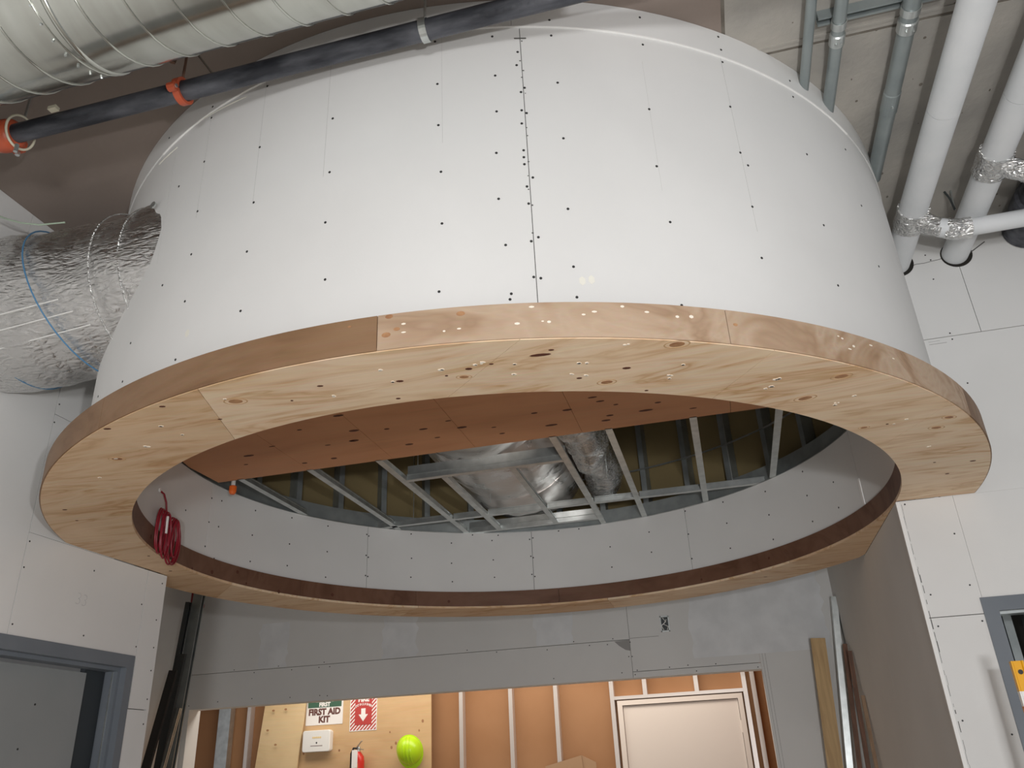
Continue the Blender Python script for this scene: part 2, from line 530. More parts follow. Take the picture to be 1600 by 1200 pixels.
# metal corner bead standing proud of the corner, with a ragged dark gap behind it
bead = MB()
bead.box(XR - 0.004, XR + 0.012, YR - 0.007, YR + 0.012, 0, 2.645)
bead.build('corner_bead', 'drywall_edge', wr)
gap = MB()
z = 0.9
while z < 2.62:
    h = random.uniform(0.01, 0.05)
    wd = random.uniform(0.0008, 0.004) * (1.0 if z < 2.3 else 0.5)
    x = XR + 0.017 + random.uniform(0, 0.004)
    gap.box(x, x + wd, YR - 0.0006, YR, z, z + h)
    z += h + random.choice((0, 0, 0.012, 0.03))
gap.build('corner_crack', 'seam_dark', wr, kind='stuff')
# torn paper edge around the pipe cut-outs
tear = MB()
pp = [(1.25, 3.905), (1.262, 3.93), (1.275, 3.936), (1.30, 3.942), (1.34, 3.94), (1.38, 3.945), (1.42, 3.948), (1.436, 3.952)]
for a, b in zip(pp, pp[1:]):
    tear.tube([(a[0], YR - 0.0004, a[1]), (b[0], YR - 0.0004, b[1])], 0.0016, 5)
tear.tube([(1.53, YR - 0.0004, 3.93), (1.66, YR - 0.0004, 4.01)], 0.003, 5)
tear.build('paper_tear', 'seam_dark', wr, kind='stuff')
pl = MB()
pl.box(1.245, 1.33, YR - 0.0004, YR, 3.452, 3.4545)
pl.box(1.245, 1.30, YR - 0.0004, YR, 3.468, 3.4695)
pl.build('pencil_line', 'pencil', wr, kind='stuff')

# right door: grey frame around a dark open doorway
d2 = MB()
d2.box(1.138, 2.15, YR - 0.006, YR + 0.15, 2.106, 2.168)
d2.box(1.138, 1.202, YR - 0.006, YR + 0.15, 0, 2.106)
d2.box(2.09, 2.15, YR - 0.006, YR + 0.15, 0, 2.106)
d2 = d2.build('door_2', 'frame_paint', kind='structure')
box('door_stop', 1.202, 2.09, YR + 0.03, YR + 0.10, 2.094, 2.106, 'galvanized', d2)
box('dark_room_beyond', 1.16, 2.6, YR + 1.5, YR + 1.52, 0, 2.6, 'cavity', d2)
box('shaft_side', 1.0, 1.02, YR + 0.16, YR + 1.5, 0, 2.6, 'cavity', d2)
for i, x in enumerate((1.275, 1.335, 1.42, 1.56)):
    MB().extrude(C_STUD(0.04, 0.06), (x, YR + 0.45 + 0.12 * i, 0), (x, YR + 0.45 + 0.12 * i, 2.55), (1, 0, 0)).build('steel_stud', 'galvanized_dull', d2)

# recess: side wall, niche wall, back wall, ceiling --------------------------
wsr = box('wall_recess_right', XR + 0.018, XR + 0.12, YR + 0.14, YB + 0.1, 0, 3.35, 'cavity', kind='structure')
for y0, y1 in ((YR + 0.012, 5.37), (5.373, YB)):
    box('drywall_panel', XR, XR + 0.016, y0, y1, 0, 2.6495 if y0 < 5 else 3.35, 'drywall', wsr)
wsl = box('wall_recess_left', -5.17, -5.067, 4.0, YB + 0.1, 0, 3.35, 'cavity', kind='structure')
for y0, y1 in ((4.0, 5.998), (6.0, YB)):
    box('drywall_panel', -5.066, -5.05, y0, y1, 0, 3.35, 'drywall', wsl)
wsf = box('wall_recess_front', -5.05, XL - 0.141, 3.90, 4.0, 0, 3.35, 'drywall', kind='structure')

wb = MB()
OX0, OX1, OZ = -5.0, 0.241, 2.211
wb.box(OX0 + 0.016, OX1 - 0.016, YB + 0.017, YB + 0.13, OZ + 0.016, 3.35)
wb.box(OX1 + 0.016, XR, YB + 0.017, YB + 0.13, 0, 3.35)
wb = wb.build('wall_back', 'cavity', kind='structure')
for x0, x1, z0, z1 in ((-5.05, -0.80, OZ, 2.521), (-0.797, OX1, 2.262, 3.348), (-5.05, -0.80, 2.525, 3.348), (-0.797, OX1, OZ, 2.258),
                       (OX1 + 0.001, XR, 0, 3.348)):
    box('drywall_panel', x0, x1, YB, YB + 0.016, z0, z1, 'drywall', wb)
box('drywall_panel', OX0, OX1, YB + 0.0165, YB + 0.15, OZ, OZ + 0.014, 'drywall', wb)
box('drywall_panel', OX1, OX1 + 0.015, YB + 0.0165, YB + 0.15, 0, OZ, 'drywall', wb)
box('drywall_panel', OX0 - 0.05, OX0, YB, YB + 0.18, 0, OZ, 'drywall', wb)
screws('screw', wb, [(x, YB, z) for x, z in [(-4.564, 2.539), (-4.349, 2.501), (-4.099, 2.541), (-3.96, 2.499), (-3.633, 2.542), (-3.683, 2.5), (-3.575, 2.499),
       (-5.01, 2.247), (-4.705, 2.265), (-4.349, 2.271), (-3.958, 2.257), (-3.659, 2.255), (-3.584, 2.248), (-1.281, 2.542), (-0.94, 2.539), (-0.796, 2.5),
       (-0.819, 2.384), (-0.79, 2.383), (-1.146, 2.5), (-0.991, 2.495), (-0.89, 2.259), (-0.781, 2.237), (-0.76, 2.27), (-0.491, 2.275), (-0.339, 2.281),
       (-0.114, 2.275), (-0.276, 2.231), (0.214, 2.227), (-1.477, 2.253), (-1.519, 2.492), (-2.246, 2.544), (-1.975, 2.507)]], (0, -1, 0), 0.005)
MB().add([(-0.93, YB - 0.002, 2.515), (-0.80, YB - 0.002, 2.52), (-0.80, YB - 0.002, 2.43), (-0.84, YB - 0.002, 2.44), (-0.89, YB - 0.002, 2.475),
          (-0.93, YB, 2.515), (-0.80, YB, 2.52), (-0.80, YB, 2.43), (-0.84, YB, 2.44), (-0.89, YB, 2.475)],
         [(0, 1, 2, 3, 4), (0, 5, 6, 1), (1, 6, 7, 2), (2, 7, 8, 3), (3, 8, 9, 4), (4, 9, 5, 0)]).build('torn_paper_patch', 'pencil', wb)
pl = MB()
for x0, x1, z_ in ((-0.795, -0.55, 2.529),):
    pl.box(x0, x1, YB - 0.0006, YB, z_, z_ + 0.004)
for xa, xb in ((0.262, 0.262), (0.285, 0.287)):
    pl.box(xa, xa + 0.0025, YB - 0.0006, YB, 1.2, 2.42)
pl.build('pencil_line', 'pencil', wb, kind='stuff')
# feathered bands of joint compound over the header seams
for x0, x1, z0, z1 in ((-4.32, -4.02, 2.53, 2.94), (-3.05, -2.72, 2.53, 2.94), (-1.62, -1.28, 2.53, 2.94), (-0.28, 0.80, 2.33, 2.94)):
    mb = MB()
    n = 10
    vs = []
    for i in range(n + 1):
        t = i / n
        zz = z0 + (z1 - z0) * t
        j0, j1 = random.uniform(-0.02, 0.02), random.uniform(-0.02, 0.02)
        vs += [(x0 + j0, YB, zz), (x1 + j1, YB, zz), (x1 + j1 - 0.03, YB - 0.0012, zz), (x0 + j0 + 0.03, YB - 0.0012, zz)]
    fs = []
    for i in range(n):
        for k in range(4):
            fs.append((i * 4 + k, i * 4 + (k + 1) % 4, i * 4 + 4 + (k + 1) % 4, i * 4 + 4 + k))
    mb.add(vs, fs)
    mb.build('joint_compound', 'joint_compound', wb)

# recess ceiling round the drum
mb = MB()


def out_pt(a):
    dx, dy = cos(rad(a)), sin(rad(a))
    t = 99
    if dx > 1e-6:
        t = min(t, (XR + 0.1 - CX) / dx)
    if dx < -1e-6:
        t = min(t, (-5.1 - CX) / dx)
    if dy > 1e-6:
        t = min(t, (YB + 0.1 - CY) / dy)
    return max(t, 2.13)


arc(mb, 2.125, out_pt, 3.35, 3.365, 0, 180, 3)
mb.box(-5.1, -3.12, 3.95, CY, 3.35, 3.365)
mb.build('ceiling_recess', 'drywall', kind='structure')

# far room beyond the opening ------------------------------------------------
box('wall_far', -7.0, 1.2, YF, YF + 0.016, 0, 3.05, 'kraft', kind='structure')
wfl = box('wall_far_left', -6.9, -6.85, YB + 0.2, YF, 0, 3.05, 'kraft', kind='structure')
box('wall_far_right', 0.62, 0.66, YB + 0.15, YF, 0, 3.05, 'kraft', kind='structure')
box('ceiling_far', -7.0, 1.2, YB + 0.15, YF + 0.05, 3.05, 3.08, 'drywall', kind='structure')
fr = root('partition_framing', (-2.5, YF - 0.05, 0), 'row of galvanized steel wall studs against brown paper backing, in the far room', 'framing')
for x in (-5.70, -5.34, -2.83, -2.285, -1.80, -1.215, 0.105, 0.19):
    MB().extrude(C_STUD(0.09, 0.042), (x, YF - 0.047, 0), (x, YF - 0.047, 3.04), (0, 1, 0), (1, 0, 0)).build('steel_stud', 'stud_light', fr)
MB().extrude(C_STUD(0.09, 0.15), (-5.70 + 0.06, YF - 0.06, 0), (-5.70 + 0.06, YF - 0.06, 3.04), (0, 1, 0), (1, 0, 0)).build('steel_stud', 'galvanized', fr)
for x in (-0.875, -0.36):
    MB().extrude(C_STUD(0.09, 0.042), (x, YF - 0.047, 2.195), (x, YF - 0.047, 3.04), (0, 1, 0), (1, 0, 0)).build('steel_stud', 'stud_light', fr)
box('header_track', -1.194, 0.084, YF - 0.095, YF - 0.003, 2.163, 2.195, 'stud_light', fr)
d3 = MB()
d3.box(-1.165, 0.068, YF - 0.115, YF - 0.02, 2.105, 2.150)
d3.box(-1.165, -1.115, YF - 0.115, YF - 0.02, 0, 2.105)
d3.box(0.022, 0.068, YF - 0.115, YF - 0.02, 0, 2.105)
d3 = d3.build('door_3', 'cream_paint', kind='structure')
box('door_leaf', -1.111, 0.018, YF - 0.09, YF - 0.045, 0.01, 2.100, 'cream_paint', d3)
hg = MB()
for z_ in (1.85, 1.05, 0.25):
    hg.tube([(0.020, YF - 0.095, z_ - 0.055), (0.020, YF - 0.095, z_ + 0.055)], 0.008, 8)
hg.build('hinge', 'cream_paint', d3)

# ------------------------------------------------------------------ the round bulkhead (drum)
RD = 2.118
drum = root('round_bulkhead', (CX, CY, 2.70), 'large white drywall drum hanging from the slab, screwed panels, rimmed by plywood', 'bulkhead')
SEAM = 286.0
# lower boards bent round the drum, butted at the central seam
for a0, a1 in ((212.0, SEAM - 0.035), (SEAM + 0.035, 348.0), (348.05, 372.0 + 40), (52.05, 132), (132.05, 211.95)):
    arc(MB(), RD - 0.014, RD, 2.70, 4.028, a0, a1, 2).build('drywall_panel', 'drywall', drum, smooth=False)
# strip at the top that laps the boards below
for a0, a1 in ((200.0, 285.2), (285.23, 372.0), (12.03, 199.97)):
    arc(MB(), RD - 0.012, RD + 0.004, 4.032, H - 0.001, a0, a1, 2).build('top_strip', 'drywall', drum)
arc(MB(), RD - 0.010, RD + 0.0065, 4.027, 4.0315, 240, 330, 2).build('strip_edge', 'drywall_edge', drum)
# brown paper back of the boards
arc(MB(), RD - 0.018, RD - 0.0145, 2.75, H - 0.001, 0, 360, 3).build('paper_backing', 'kraft_dull', drum)
DR = [(289.06, 4.124), (289.08, 4.063), (289.14, 3.987), (277.53, 3.986), (266.72, 3.992), (283.26, 3.985), (277.75, 3.774), (267.06, 3.709), (283.37, 3.79), (283.34, 3.621), (277.82, 3.581), (283.14, 3.436), (278.03, 3.375), (283.15, 3.243), (278.08, 3.162), (267.02, 3.248), (267.11, 3.462), (289.35, 3.753), (289.41, 3.496), (289.23, 3.197), (285.68, 3.902), (285.5, 3.837), (286.12, 3.727), (285.75, 3.707), (285.7, 3.622), (286.15, 3.609), (285.63, 3.562), (285.64, 3.443), (285.62, 3.413), (285.63, 3.383), (286.31, 3.326), (285.73, 3.289), (285.78, 3.219), (286.43, 3.085), (258.49, 4.046), (258.54, 4.0), (258.47, 3.694), (258.52, 3.437), (250.03, 3.774), (250.18, 3.529), (250.14, 3.999), (250.22, 4.054), (241.09, 4.095), (245.62, 3.737), (258.38, 3.226), (258.45, 2.985), (250.36, 3.126), (267.38, 3.017), (277.78, 2.904), (283.57, 3.059), (283.71, 2.857), (283.84, 2.877), (285.79, 3.07), (285.8, 2.935), (286.39, 2.93), (298.12, 3.404), (298.6, 3.171), (298.45, 2.849), (289.25, 2.972), (307.78, 3.088), (317.86, 3.341), (250.23, 3.331), (250.26, 2.891), (240.28, 3.096), (239.94, 2.937), (245.63, 3.267), (298.76, 4.13), (298.67, 3.989), (308.17, 4.14), (308.17, 4.069), (308.11, 4.006), (307.87, 3.772), (298.26, 3.665), (318.33, 4.077), (318.34, 3.992), (307.91, 3.55), (308.56, 3.498), (307.97, 3.306), (318.13, 3.686), (317.65, 3.073), (328, 3.9), (328, 3.6), (328, 3.3), (231, 3.0), (289.3, 2.86)]
screws('screw', drum, [pol(a, RD + (0.004 if z > 4.03 else 0), z) for a, z in DR], lambda p: (p[0] - CX, p[1] - CY, 0), 0.0048)
cr_ = MB()
for a, z0, z1 in ((250.1, 3.5, 4.03), (258.4, 3.43, 4.03), (266.45, 3.45, 4.03), (278.2, 3.5, 4.03), (307.95, 3.2, 4.03), (243.5, 3.4, 3.95), (298.3, 3.3, 3.9)):
    wd = 0.012 if a not in (243.5, 298.3) else 0.006
    cr_.add([pol(a - wd, RD, z0), pol(a + wd, RD, z0), pol(a + wd, RD, z1), pol(a - wd, RD, z1),
             pol(a - wd, RD + 0.0006, z0), pol(a + wd, RD + 0.0006, z0), pol(a + wd, RD + 0.0006, z1), pol(a - wd, RD + 0.0006, z1)],
            [(0, 1, 2, 3), (4, 7, 6, 5), (0, 4, 5, 1), (1, 5, 6, 2), (2, 6, 7, 3), (3, 7, 4, 0)])
cr_.build('crease_line', 'crease', drum, kind='stuff')
sm = MB()
arc(sm, RD - 0.004, RD + 0.0004, 2.77, 4.02, SEAM - 0.03, SEAM + 0.03, 0.1)
z = 3.10
while z < 4.0:
    a = SEAM + random.choice((-0.1, 0.0, 0.12)) + random.uniform(-0.05, 0.05)
    l = random.uniform(0.05, 0.2)
    arc(sm, RD, RD + 0.0006, z, z + random.uniform(0.003, 0.006), a - l / 2, a + l / 2, 1)
    z += random.uniform(0.03, 0.12)
arc(sm, RD + 0.004, RD + 0.0046, 3.965, 3.97, 285.4, 286.6, 1)
sm.build('seam_crack', 'seam_dark', drum, kind='stuff')
sc_ = MB()
for a0, a1, z0, z1 in ((248.6, 255.6, 4.028, 4.0), (239.0, 243.6, 4.0, 3.985)):
    for i in range(6):
        t0, t1 = i / 6, (i + 1) / 6
        sc_.tube([pol(a0 + (a1 - a0) * t0, RD + 0.0005, z0 + (z1 - z0) * t0), pol(a0 + (a1 - a0) * t1, RD + 0.0005, z0 + (z1 - z0) * t1)], 0.0022, 5)
for a, z in ((290.7, 2.925), (289.9, 2.92), (251.5, 2.98)):
    sc_.disc(pol(a, RD, z), (cos(rad(a)), sin(rad(a)), 0), 0.011, 6, 0.0006, 1.5)
sc_.build('scuff', 'scuff_pale', drum, kind='stuff')

# inner lining of the drum
RLN = 1.900
LS = [15.6, 64.0, 100.5, 138.85, 180.0, 232.0, 290.0, 340.0, 375.6]
for a0, a1 in zip(LS, LS[1:]):
    o_ = arc(MB(), RLN, RLN + 0.016, 2.765, 3.219, a0 + 0.05, a1 - 0.05, 2).build('lining_panel', 'drywall', drum)
arc(MB(), RLN + 0.008, RLN + 0.010, 2.77, 3.215, 0, 360, 2).build('lining_seam', 'seam_dark', drum)
arc(MB(), RLN - 0.004, RLN, 2.78, 2.93, 15.3, 15.9, 1).build('white_edge_bead', 'drywall_edge', drum)
LN = [(179.96, 3.126), (176.94, 3.138), (167.33, 3.159), (179.96, 2.977), (177.02, 2.974), (167.56, 2.994), (180.24, 2.828), (167.45, 2.825), (177.25, 2.777), (157.73, 3.181), (148.62, 3.178), (157.84, 2.999), (148.47, 2.995), (157.99, 2.852), (148.52, 2.817), (139.14, 3.16), (138.65, 3.15), (139.13, 3.006), (138.6, 2.994), (139.12, 2.861), (138.6, 2.856), (187.67, 2.977), (128.6, 3.196), (128.47, 3.012), (128.58, 2.872), (119.17, 3.14), (119.19, 2.986), (119.05, 2.848), (109.71, 3.16), (109.57, 3.01), (109.42, 2.878), (114.2, 3.205), (108.24, 3.2), (100.96, 3.157), (100.19, 3.167), (100.88, 3.026), (100.34, 3.014), (100.88, 2.888), (100.22, 2.871), (94.1, 3.205), (89.34, 3.205), (82.46, 3.038), (82.51, 2.886), (73, 3.1), (73, 2.95), (32.21, 3.167), (23.94, 3.005), (43.21, 3.152), (32.36, 3.012), (54.3, 3.183), (63.8, 3.195), (43.38, 2.994), (54.2, 3.031), (63.8, 3.025), (24.08, 2.851), (32.31, 2.847), (43.45, 2.831), (54.33, 2.857), (63.8, 2.849)]
screws('lining_screw', drum, [pol(a, RLN, z) for a, z in LN], lambda p: (CX - p[0], CY - p[1], 0), 0.0055)
# bent track and studs of the drum framing
arc(MB(), 1.935, 1.94, 3.222, 3.335, 0, 360, 4).build('bent_track', 'galvanized_dull', drum)
arc(MB(), 1.90, 1.94, 3.2195, 3.2245, 0, 360, 4).build('bent_track', 'galvanized', drum)
for k in range(36):
    a = 4.0 + 10 * k
    if 185 < a < 350:
        continue
    u = (cos(rad(a)), sin(rad(a)), 0)
    MB().extrude(C_STUD(0.09, 0.042), pol(a, 2.05, 3.225), pol(a, 2.05, H - 0.003), u).build('drum_stud', 'galvanized_dull', drum)
arc(MB(), 1.995, 2.0, 3.62, 3.632, 20, 100, 3).build('bridging_strip', 'galvanized', drum)

# plywood soffit inside the drum (front part, at ceiling height)
ZS = 3.222
xs = [-2.86, -2.25, -1.72, -1.22, -0.60, 0.20, 0.88]
for xa, xb in zip(xs, xs[1:]):
    xa2, xb2 = xa + 0.001, xb - 0.001
    n = 8
    front = []
    for i in range(n + 1):
        x = xa2 + (xb2 - xa2) * i / n
        front.append((x, CY - math.sqrt(max(0, 1.893 ** 2 - (x - CX) ** 2))))
    pts = front + [(xb2, 4.14), (xa2, 4.14)]
    vs = [(x, y, ZS) for x, y in pts] + [(x, y, ZS + 0.015) for x, y in pts]
    m_ = len(pts)
    fs = [tuple(range(m_))[::-1], tuple(range(m_, 2 * m_))] + [(i, (i + 1) % m_, m_ + (i + 1) % m_, m_ + i) for i in range(m_)]
    me('soffit_board', vs, fs, 'ply_soffit', drum)
kn = MB()
for x, y in [(-2.01, 3.56), (-1.82, 3.8), (-1.74, 3.46), (-1.58, 3.71), (-1.4, 3.78), (-1.24, 3.72), (-1.04, 3.89), (-1.2, 3.83), (-0.79, 3.78), (-1.55, 3.96), (-2.22, 4.02), (-1.37, 3.92), (-1.02, 3.99), (-2.03, 4.01), (-1.97, 3.81), (-0.47, 3.69), (-0.37, 3.82), (-0.62, 3.8), (-0.42, 3.95), (-0.45, 4.01), (-0.74, 3.97), (0.01, 4.01), (-0.44, 3.75), (-0.16, 3.87), (-0.23, 3.95), (-2.54, 3.92), (-2.45, 3.8), (-1.81, 3.8), (-2.26, 3.72), (-1.75, 3.67)]:
    kn.disc((x, y, ZS), (0, 0, -1), random.uniform(0.006, 0.014), 8, 0.0006, random.uniform(1.2, 3.2), (1, 0, 0))
kn.build('soffit_knot', 'knot_dark', drum, kind='stuff')

# ------------------------------------------------------------------ plywood ring
RO, RI = 2.241, 1.884
Z0, Z1 = 2.65, 2.768
ring = root('plywood_ring', (CX, CY, Z0), 'broad plywood ring rimming the bottom of the white drum', 'ring')


def rout(a, R):
    a = a % 360
    c = cos(rad(a))
    if a < 41 and CY + R * sin(rad(a)) > YR - 0.002 and c > 0.1:
        return max(RI + 0.004, min(R, (XR - 0.002 - CX) / c))
    if 182.9 < a < 204:
        return max(RI + 0.02, min(R, (XL + 0.002 - CX) / c))
    if 176.5 < a <= 180:
        return R
    return R


# underside boards: slanted joints (outer angle, inner angle)
J = [(204.0, 204.0), (226.9, 229.6), (258.0, 252.0), (284.24, 277.18), (304.2, 304.4), (327.0, 334.0), (360.6, 360.6)]
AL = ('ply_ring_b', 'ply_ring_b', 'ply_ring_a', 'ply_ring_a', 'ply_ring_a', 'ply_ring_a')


def under(ao0, ai0, ao1, ai1, m_):
    n = max(4, int((ao1 - ao0) / 2))
    g = 0.03
    vs = []
    for i in range(n + 1):
        t = i / n
        ao = ao0 + g + (ao1 - ao0 - 2 * g) * t
        ai = ai0 + g + (ai1 - ai0 - 2 * g) * t
        ro = rout(ao, RO - 0.005)
        vs += [pol(ai, RI, Z0), pol(ao, ro, Z0), pol(ao, ro, Z0 + 0.014), pol(ai, RI, Z0 + 0.014)]
    fs = []
    for i in range(n):
        for k in range(4):
            fs.append((i * 4 + k, i * 4 + (k + 1) % 4, i * 4 + 4 + (k + 1) % 4, i * 4 + 4 + k))
    fs += [(0, 3, 2, 1), (n * 4, n * 4 + 1, n * 4 + 2, n * 4 + 3)]
    me('soffit_board', vs, fs, m_, ring)


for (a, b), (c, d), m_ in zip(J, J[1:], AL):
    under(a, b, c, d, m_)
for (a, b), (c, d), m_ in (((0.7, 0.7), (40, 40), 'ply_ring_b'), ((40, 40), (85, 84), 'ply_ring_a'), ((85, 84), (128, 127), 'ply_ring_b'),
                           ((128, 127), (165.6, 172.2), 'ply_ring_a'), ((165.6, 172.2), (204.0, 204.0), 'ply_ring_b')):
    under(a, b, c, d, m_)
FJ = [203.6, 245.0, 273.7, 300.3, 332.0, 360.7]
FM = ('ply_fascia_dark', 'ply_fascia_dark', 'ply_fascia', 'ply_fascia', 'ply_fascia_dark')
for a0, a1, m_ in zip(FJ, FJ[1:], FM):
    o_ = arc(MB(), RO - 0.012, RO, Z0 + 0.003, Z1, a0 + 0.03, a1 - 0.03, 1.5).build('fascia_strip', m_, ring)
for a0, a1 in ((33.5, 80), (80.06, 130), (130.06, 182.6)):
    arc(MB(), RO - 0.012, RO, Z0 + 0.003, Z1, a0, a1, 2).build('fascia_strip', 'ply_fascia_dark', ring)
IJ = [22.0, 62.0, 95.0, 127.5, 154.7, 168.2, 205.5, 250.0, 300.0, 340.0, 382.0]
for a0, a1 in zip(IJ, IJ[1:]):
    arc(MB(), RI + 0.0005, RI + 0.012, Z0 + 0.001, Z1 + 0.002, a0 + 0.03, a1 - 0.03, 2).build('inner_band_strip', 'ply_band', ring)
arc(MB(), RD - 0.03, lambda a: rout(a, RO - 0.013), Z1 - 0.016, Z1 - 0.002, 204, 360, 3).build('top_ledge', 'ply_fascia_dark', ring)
chips = MB()
for x, y in [(-0.88, 2.01), (-1.093, 2.129), (-0.706, 2.068), (-0.582, 2.067), (-0.602, 2.073), (-0.493, 2.11), (-0.509, 2.173), (-0.881, 2.1), (-0.311, 2.168), (-0.285, 2.173), (-0.338, 2.233), (-0.302, 2.255), (-0.047, 2.347), (-0.049, 2.367), (-0.006, 2.285), (0.244, 2.559), (0.269, 2.545), (0.283, 2.494), (-0.153, 2.092), (0.278, 2.497), (0.545, 2.727), (0.489, 2.765), (0.483, 2.781), (0.72, 3.057), (0.897, 3.37), (0.759, 3.023), (-1.729, 2.155), (-1.713, 2.238), (-1.892, 2.291), (-2.063, 2.354), (-2.26, 2.504), (-1.421, 2.035)]:
    for k in range(2):
        chips.disc((x + random.uniform(-0.006, 0.006), y + random.uniform(-0.004, 0.004), Z0), (0, 0, -1), random.uniform(0.003, 0.007), 5, 0.0015, random.uniform(1, 1.8), (1, 0.3, 0))
chips.build('splinter_mark', 'chip', ring, kind='stuff')
nl = MB()
for x, y in [(-0.855, 2.1), (-0.907, 2.217), (-0.63, 2.091), (-0.708, 2.113), (-0.557, 2.083), (-1.097, 2.049), (-1.229, 2.116), (-0.368, 2.055), (-0.324, 2.269), (-0.173, 2.249), (-0.132, 2.435), (0.694, 3.047), (0.961, 3.593), (1.12, 3.635), (1.049, 3.781), (-2.852, 3.602), (-2.956, 3.931), (-1.63, 2.017), (-1.52, 2.168), (-1.908, 2.11), (0.315, 5.708), (-2.665, 2.791), (-2.731, 2.94), (-2.876, 3.797)]:
    nl.disc((x, y, Z0), (0, 0, -1), random.uniform(0.004, 0.0075), 7, 0.0008, random.uniform(1, 2.2), (1, 0.2, 0))
nl.disc((-0.405, 2.075, Z0), (0, 0, -1), 0.008, 10, 0.0008, 4.0, (1, 0.12, 0))
nl.build('nail_mark', 'knot_dark', ring, kind='stuff')
bn = MB()
for a, z in ((200.5, 2.71), (196, 2.68), (189, 2.73), (184, 2.67), (178, 2.69), (171, 2.735), (168.4, 2.68), (160, 2.67), (147, 2.70), (141, 2.665), (120, 2.70), (62, 2.69), (45, 2.72)):
    bn.disc(pol(a, RI + 0.0005, z), (-cos(rad(a)), -sin(rad(a)), 0), random.uniform(0.006, 0.013), 8, 0.0008)
bn.build('band_knot', 'knot_dark', ring, kind='stuff')
kb, kr = MB(), MB()
for (x, y), s, ang in zip([(-1.396, 2.061), (-0.246, 2.328), (-0.012, 2.144), (0.38, 2.687), (0.483, 2.546), (0.884, 3.155), (0.909, 3.06), (-2.065, 2.358), (-0.66, 2.139), (0.613, 3.052)],
                          (1.1, 0.9, 1.1, 1.1, 1.0, 0.9, 0.8, 0.9, 0.7, 0.6), (10, 5, 5, -10, -5, 15, 20, 20, 15, 0)):
    u = (cos(rad(ang)), sin(rad(ang)), 0)
    for k, r_ in enumerate((0.021,)):
        # two thin growth rings round the knot
        n = 22
        c = Vector((x, y, Z0))
        U = Vector(u)
        V = Vector((-u[1], u[0], 0))
        vs = []
        for i in range(n):
            q = 2 * pi * i / n
            for rr in (r_ * s, (r_ - 0.0022) * s):
                p = c + U * cos(q) * rr * 1.7 + V * sin(q) * rr
                vs += [p, p - Vector((0, 0, 0.0007))]
        fs = []
        for i in range(n):
            j = (i + 1) % n
            A, B = i * 4, j * 4
            fs += [(A + 1, B + 1, B + 3, A + 3), (A, B, B + 1, A + 1), (A + 2, A + 3, B + 3, B + 2)]
        kr.add(vs, fs)
    kb.disc((x, y, Z0), (0, 0, -1), 0.013 * s, 12, 0.0008, 1.6, u)
kb.build('knot', 'knot', ring, kind='stuff')
kr.build('knot_growth_ring', 'knot_ring', ring, kind='stuff')
fk = MB()
for a, z, s in ((280.0, 2.745, 0.013), (274.6, 2.76, 0.012), (274.4, 2.70, 0.014), (275.2, 2.715, 0.010), (271.5, 2.745, 0.006), (301.0, 2.72, 0.008)):
    fk.disc(pol(a, RO, z), (cos(rad(a)), sin(rad(a)), 0), s, 9, 0.0006, 0.6)
fk.build('fascia_knot', 'knot', ring, kind='stuff')
wsh = MB()
for _ in range(26):
    a = random.choice((random.uniform(214, 222), random.uniform(275, 280), random.uniform(283, 300), random.uniform(304, 318)))
    z = random.uniform(2.69, 2.757) if a > 230 else 2.722 + random.uniform(-0.006, 0.006)
    wsh.disc(pol(a, RO, z), (cos(rad(a)), sin(rad(a)), 0), random.uniform(0.004, 0.009), 6, 0.0005, random.uniform(0.3, 1.0))
wsh.build('plaster_smear', 'chip', ring, kind='stuff')

# ------------------------------------------------------------------ metal ceiling grid in the drum
grid = root('furring_grid', (-1.0, 5.0, 3.20), 'galvanized drywall furring grid spanning the open top of the drum', 'ceiling grid')
TEE = [(-0.020, 0), (0.020, 0), (0.020, 0.003), (0.003, 0.003), (0.003, 0.038), (0.006, 0.040), (0.006, 0.046), (-0.006, 0.046),
       (-0.006, 0.040), (-0.003, 0.038), (-0.003, 0.003), (-0.020, 0.003)]
ZG = 3.222


def yend(x, r=1.905):
    return CY + math.sqrt(max(0.0, r * r - (x - CX) ** 2))


for x in (-2.706, -2.25, -1.81, -0.772, -0.455, 0.003, 0.452):
    MB().extrude(TEE, (x, 4.13, ZG), (x, yend(x) - 0.002, ZG), (1, 0, 0), (0, 0, 1)).build('main_tee', 'galvanized', grid)
for x in (-1.551, -1.111):
    MB().extrude(TEE, (x, 4.56, ZG), (x, 5.86, ZG), (1, 0, 0), (0, 0, 1)).build('cross_tee', 'galvanized', grid)
for x0, x1, y in ((-1.79, -0.79, 4.545), (-2.44, -1.83, 5.475), (-1.79, -1.57, 5.475), (-1.53, -1.13, 5.475), (-1.09, -0.79, 5.475), (-0.752, -0.475, 5.475),
                  (-0.435, -0.017, 5.475), (0.023, 0.432, 5.475), (-1.79, -0.79, 5.875)):
    MB().extrude(TEE, (x0, y, ZG), (x1, y, ZG), (0, 1, 0), (0, 0, 1)).build('cross_tee', 'galvanized', grid)
MB().extrude(C_STUD(0.02, 0.075, 0.003, 0.003), (-1.80, 4.59, ZG + 0.075), (-0.78, 4.59, ZG + 0.075), (0, 1, 0), (0, 0, 1)).build('carrying_channel', 'galvanized', grid)
MB().extrude(C_STUD(0.02, 0.06, 0.003, 0.003), (-1.80, 5.90, ZG + 0.06), (-0.78, 5.90, ZG + 0.06), (0, 1, 0), (0, 0, 1)).build('carrying_channel', 'galvanized', grid)
for x, y in ((-1.74, 4.60), (-1.46, 5.30), (-0.60, 5.10), (-2.1, 5.47), (0.2, 5.47)):
    MB().tube([(x, y, ZG + 0.04), (x, y, H - 0.002)], 0.003, 6).build('hanger_wire', 'galvanized', grid)
hs = MB()
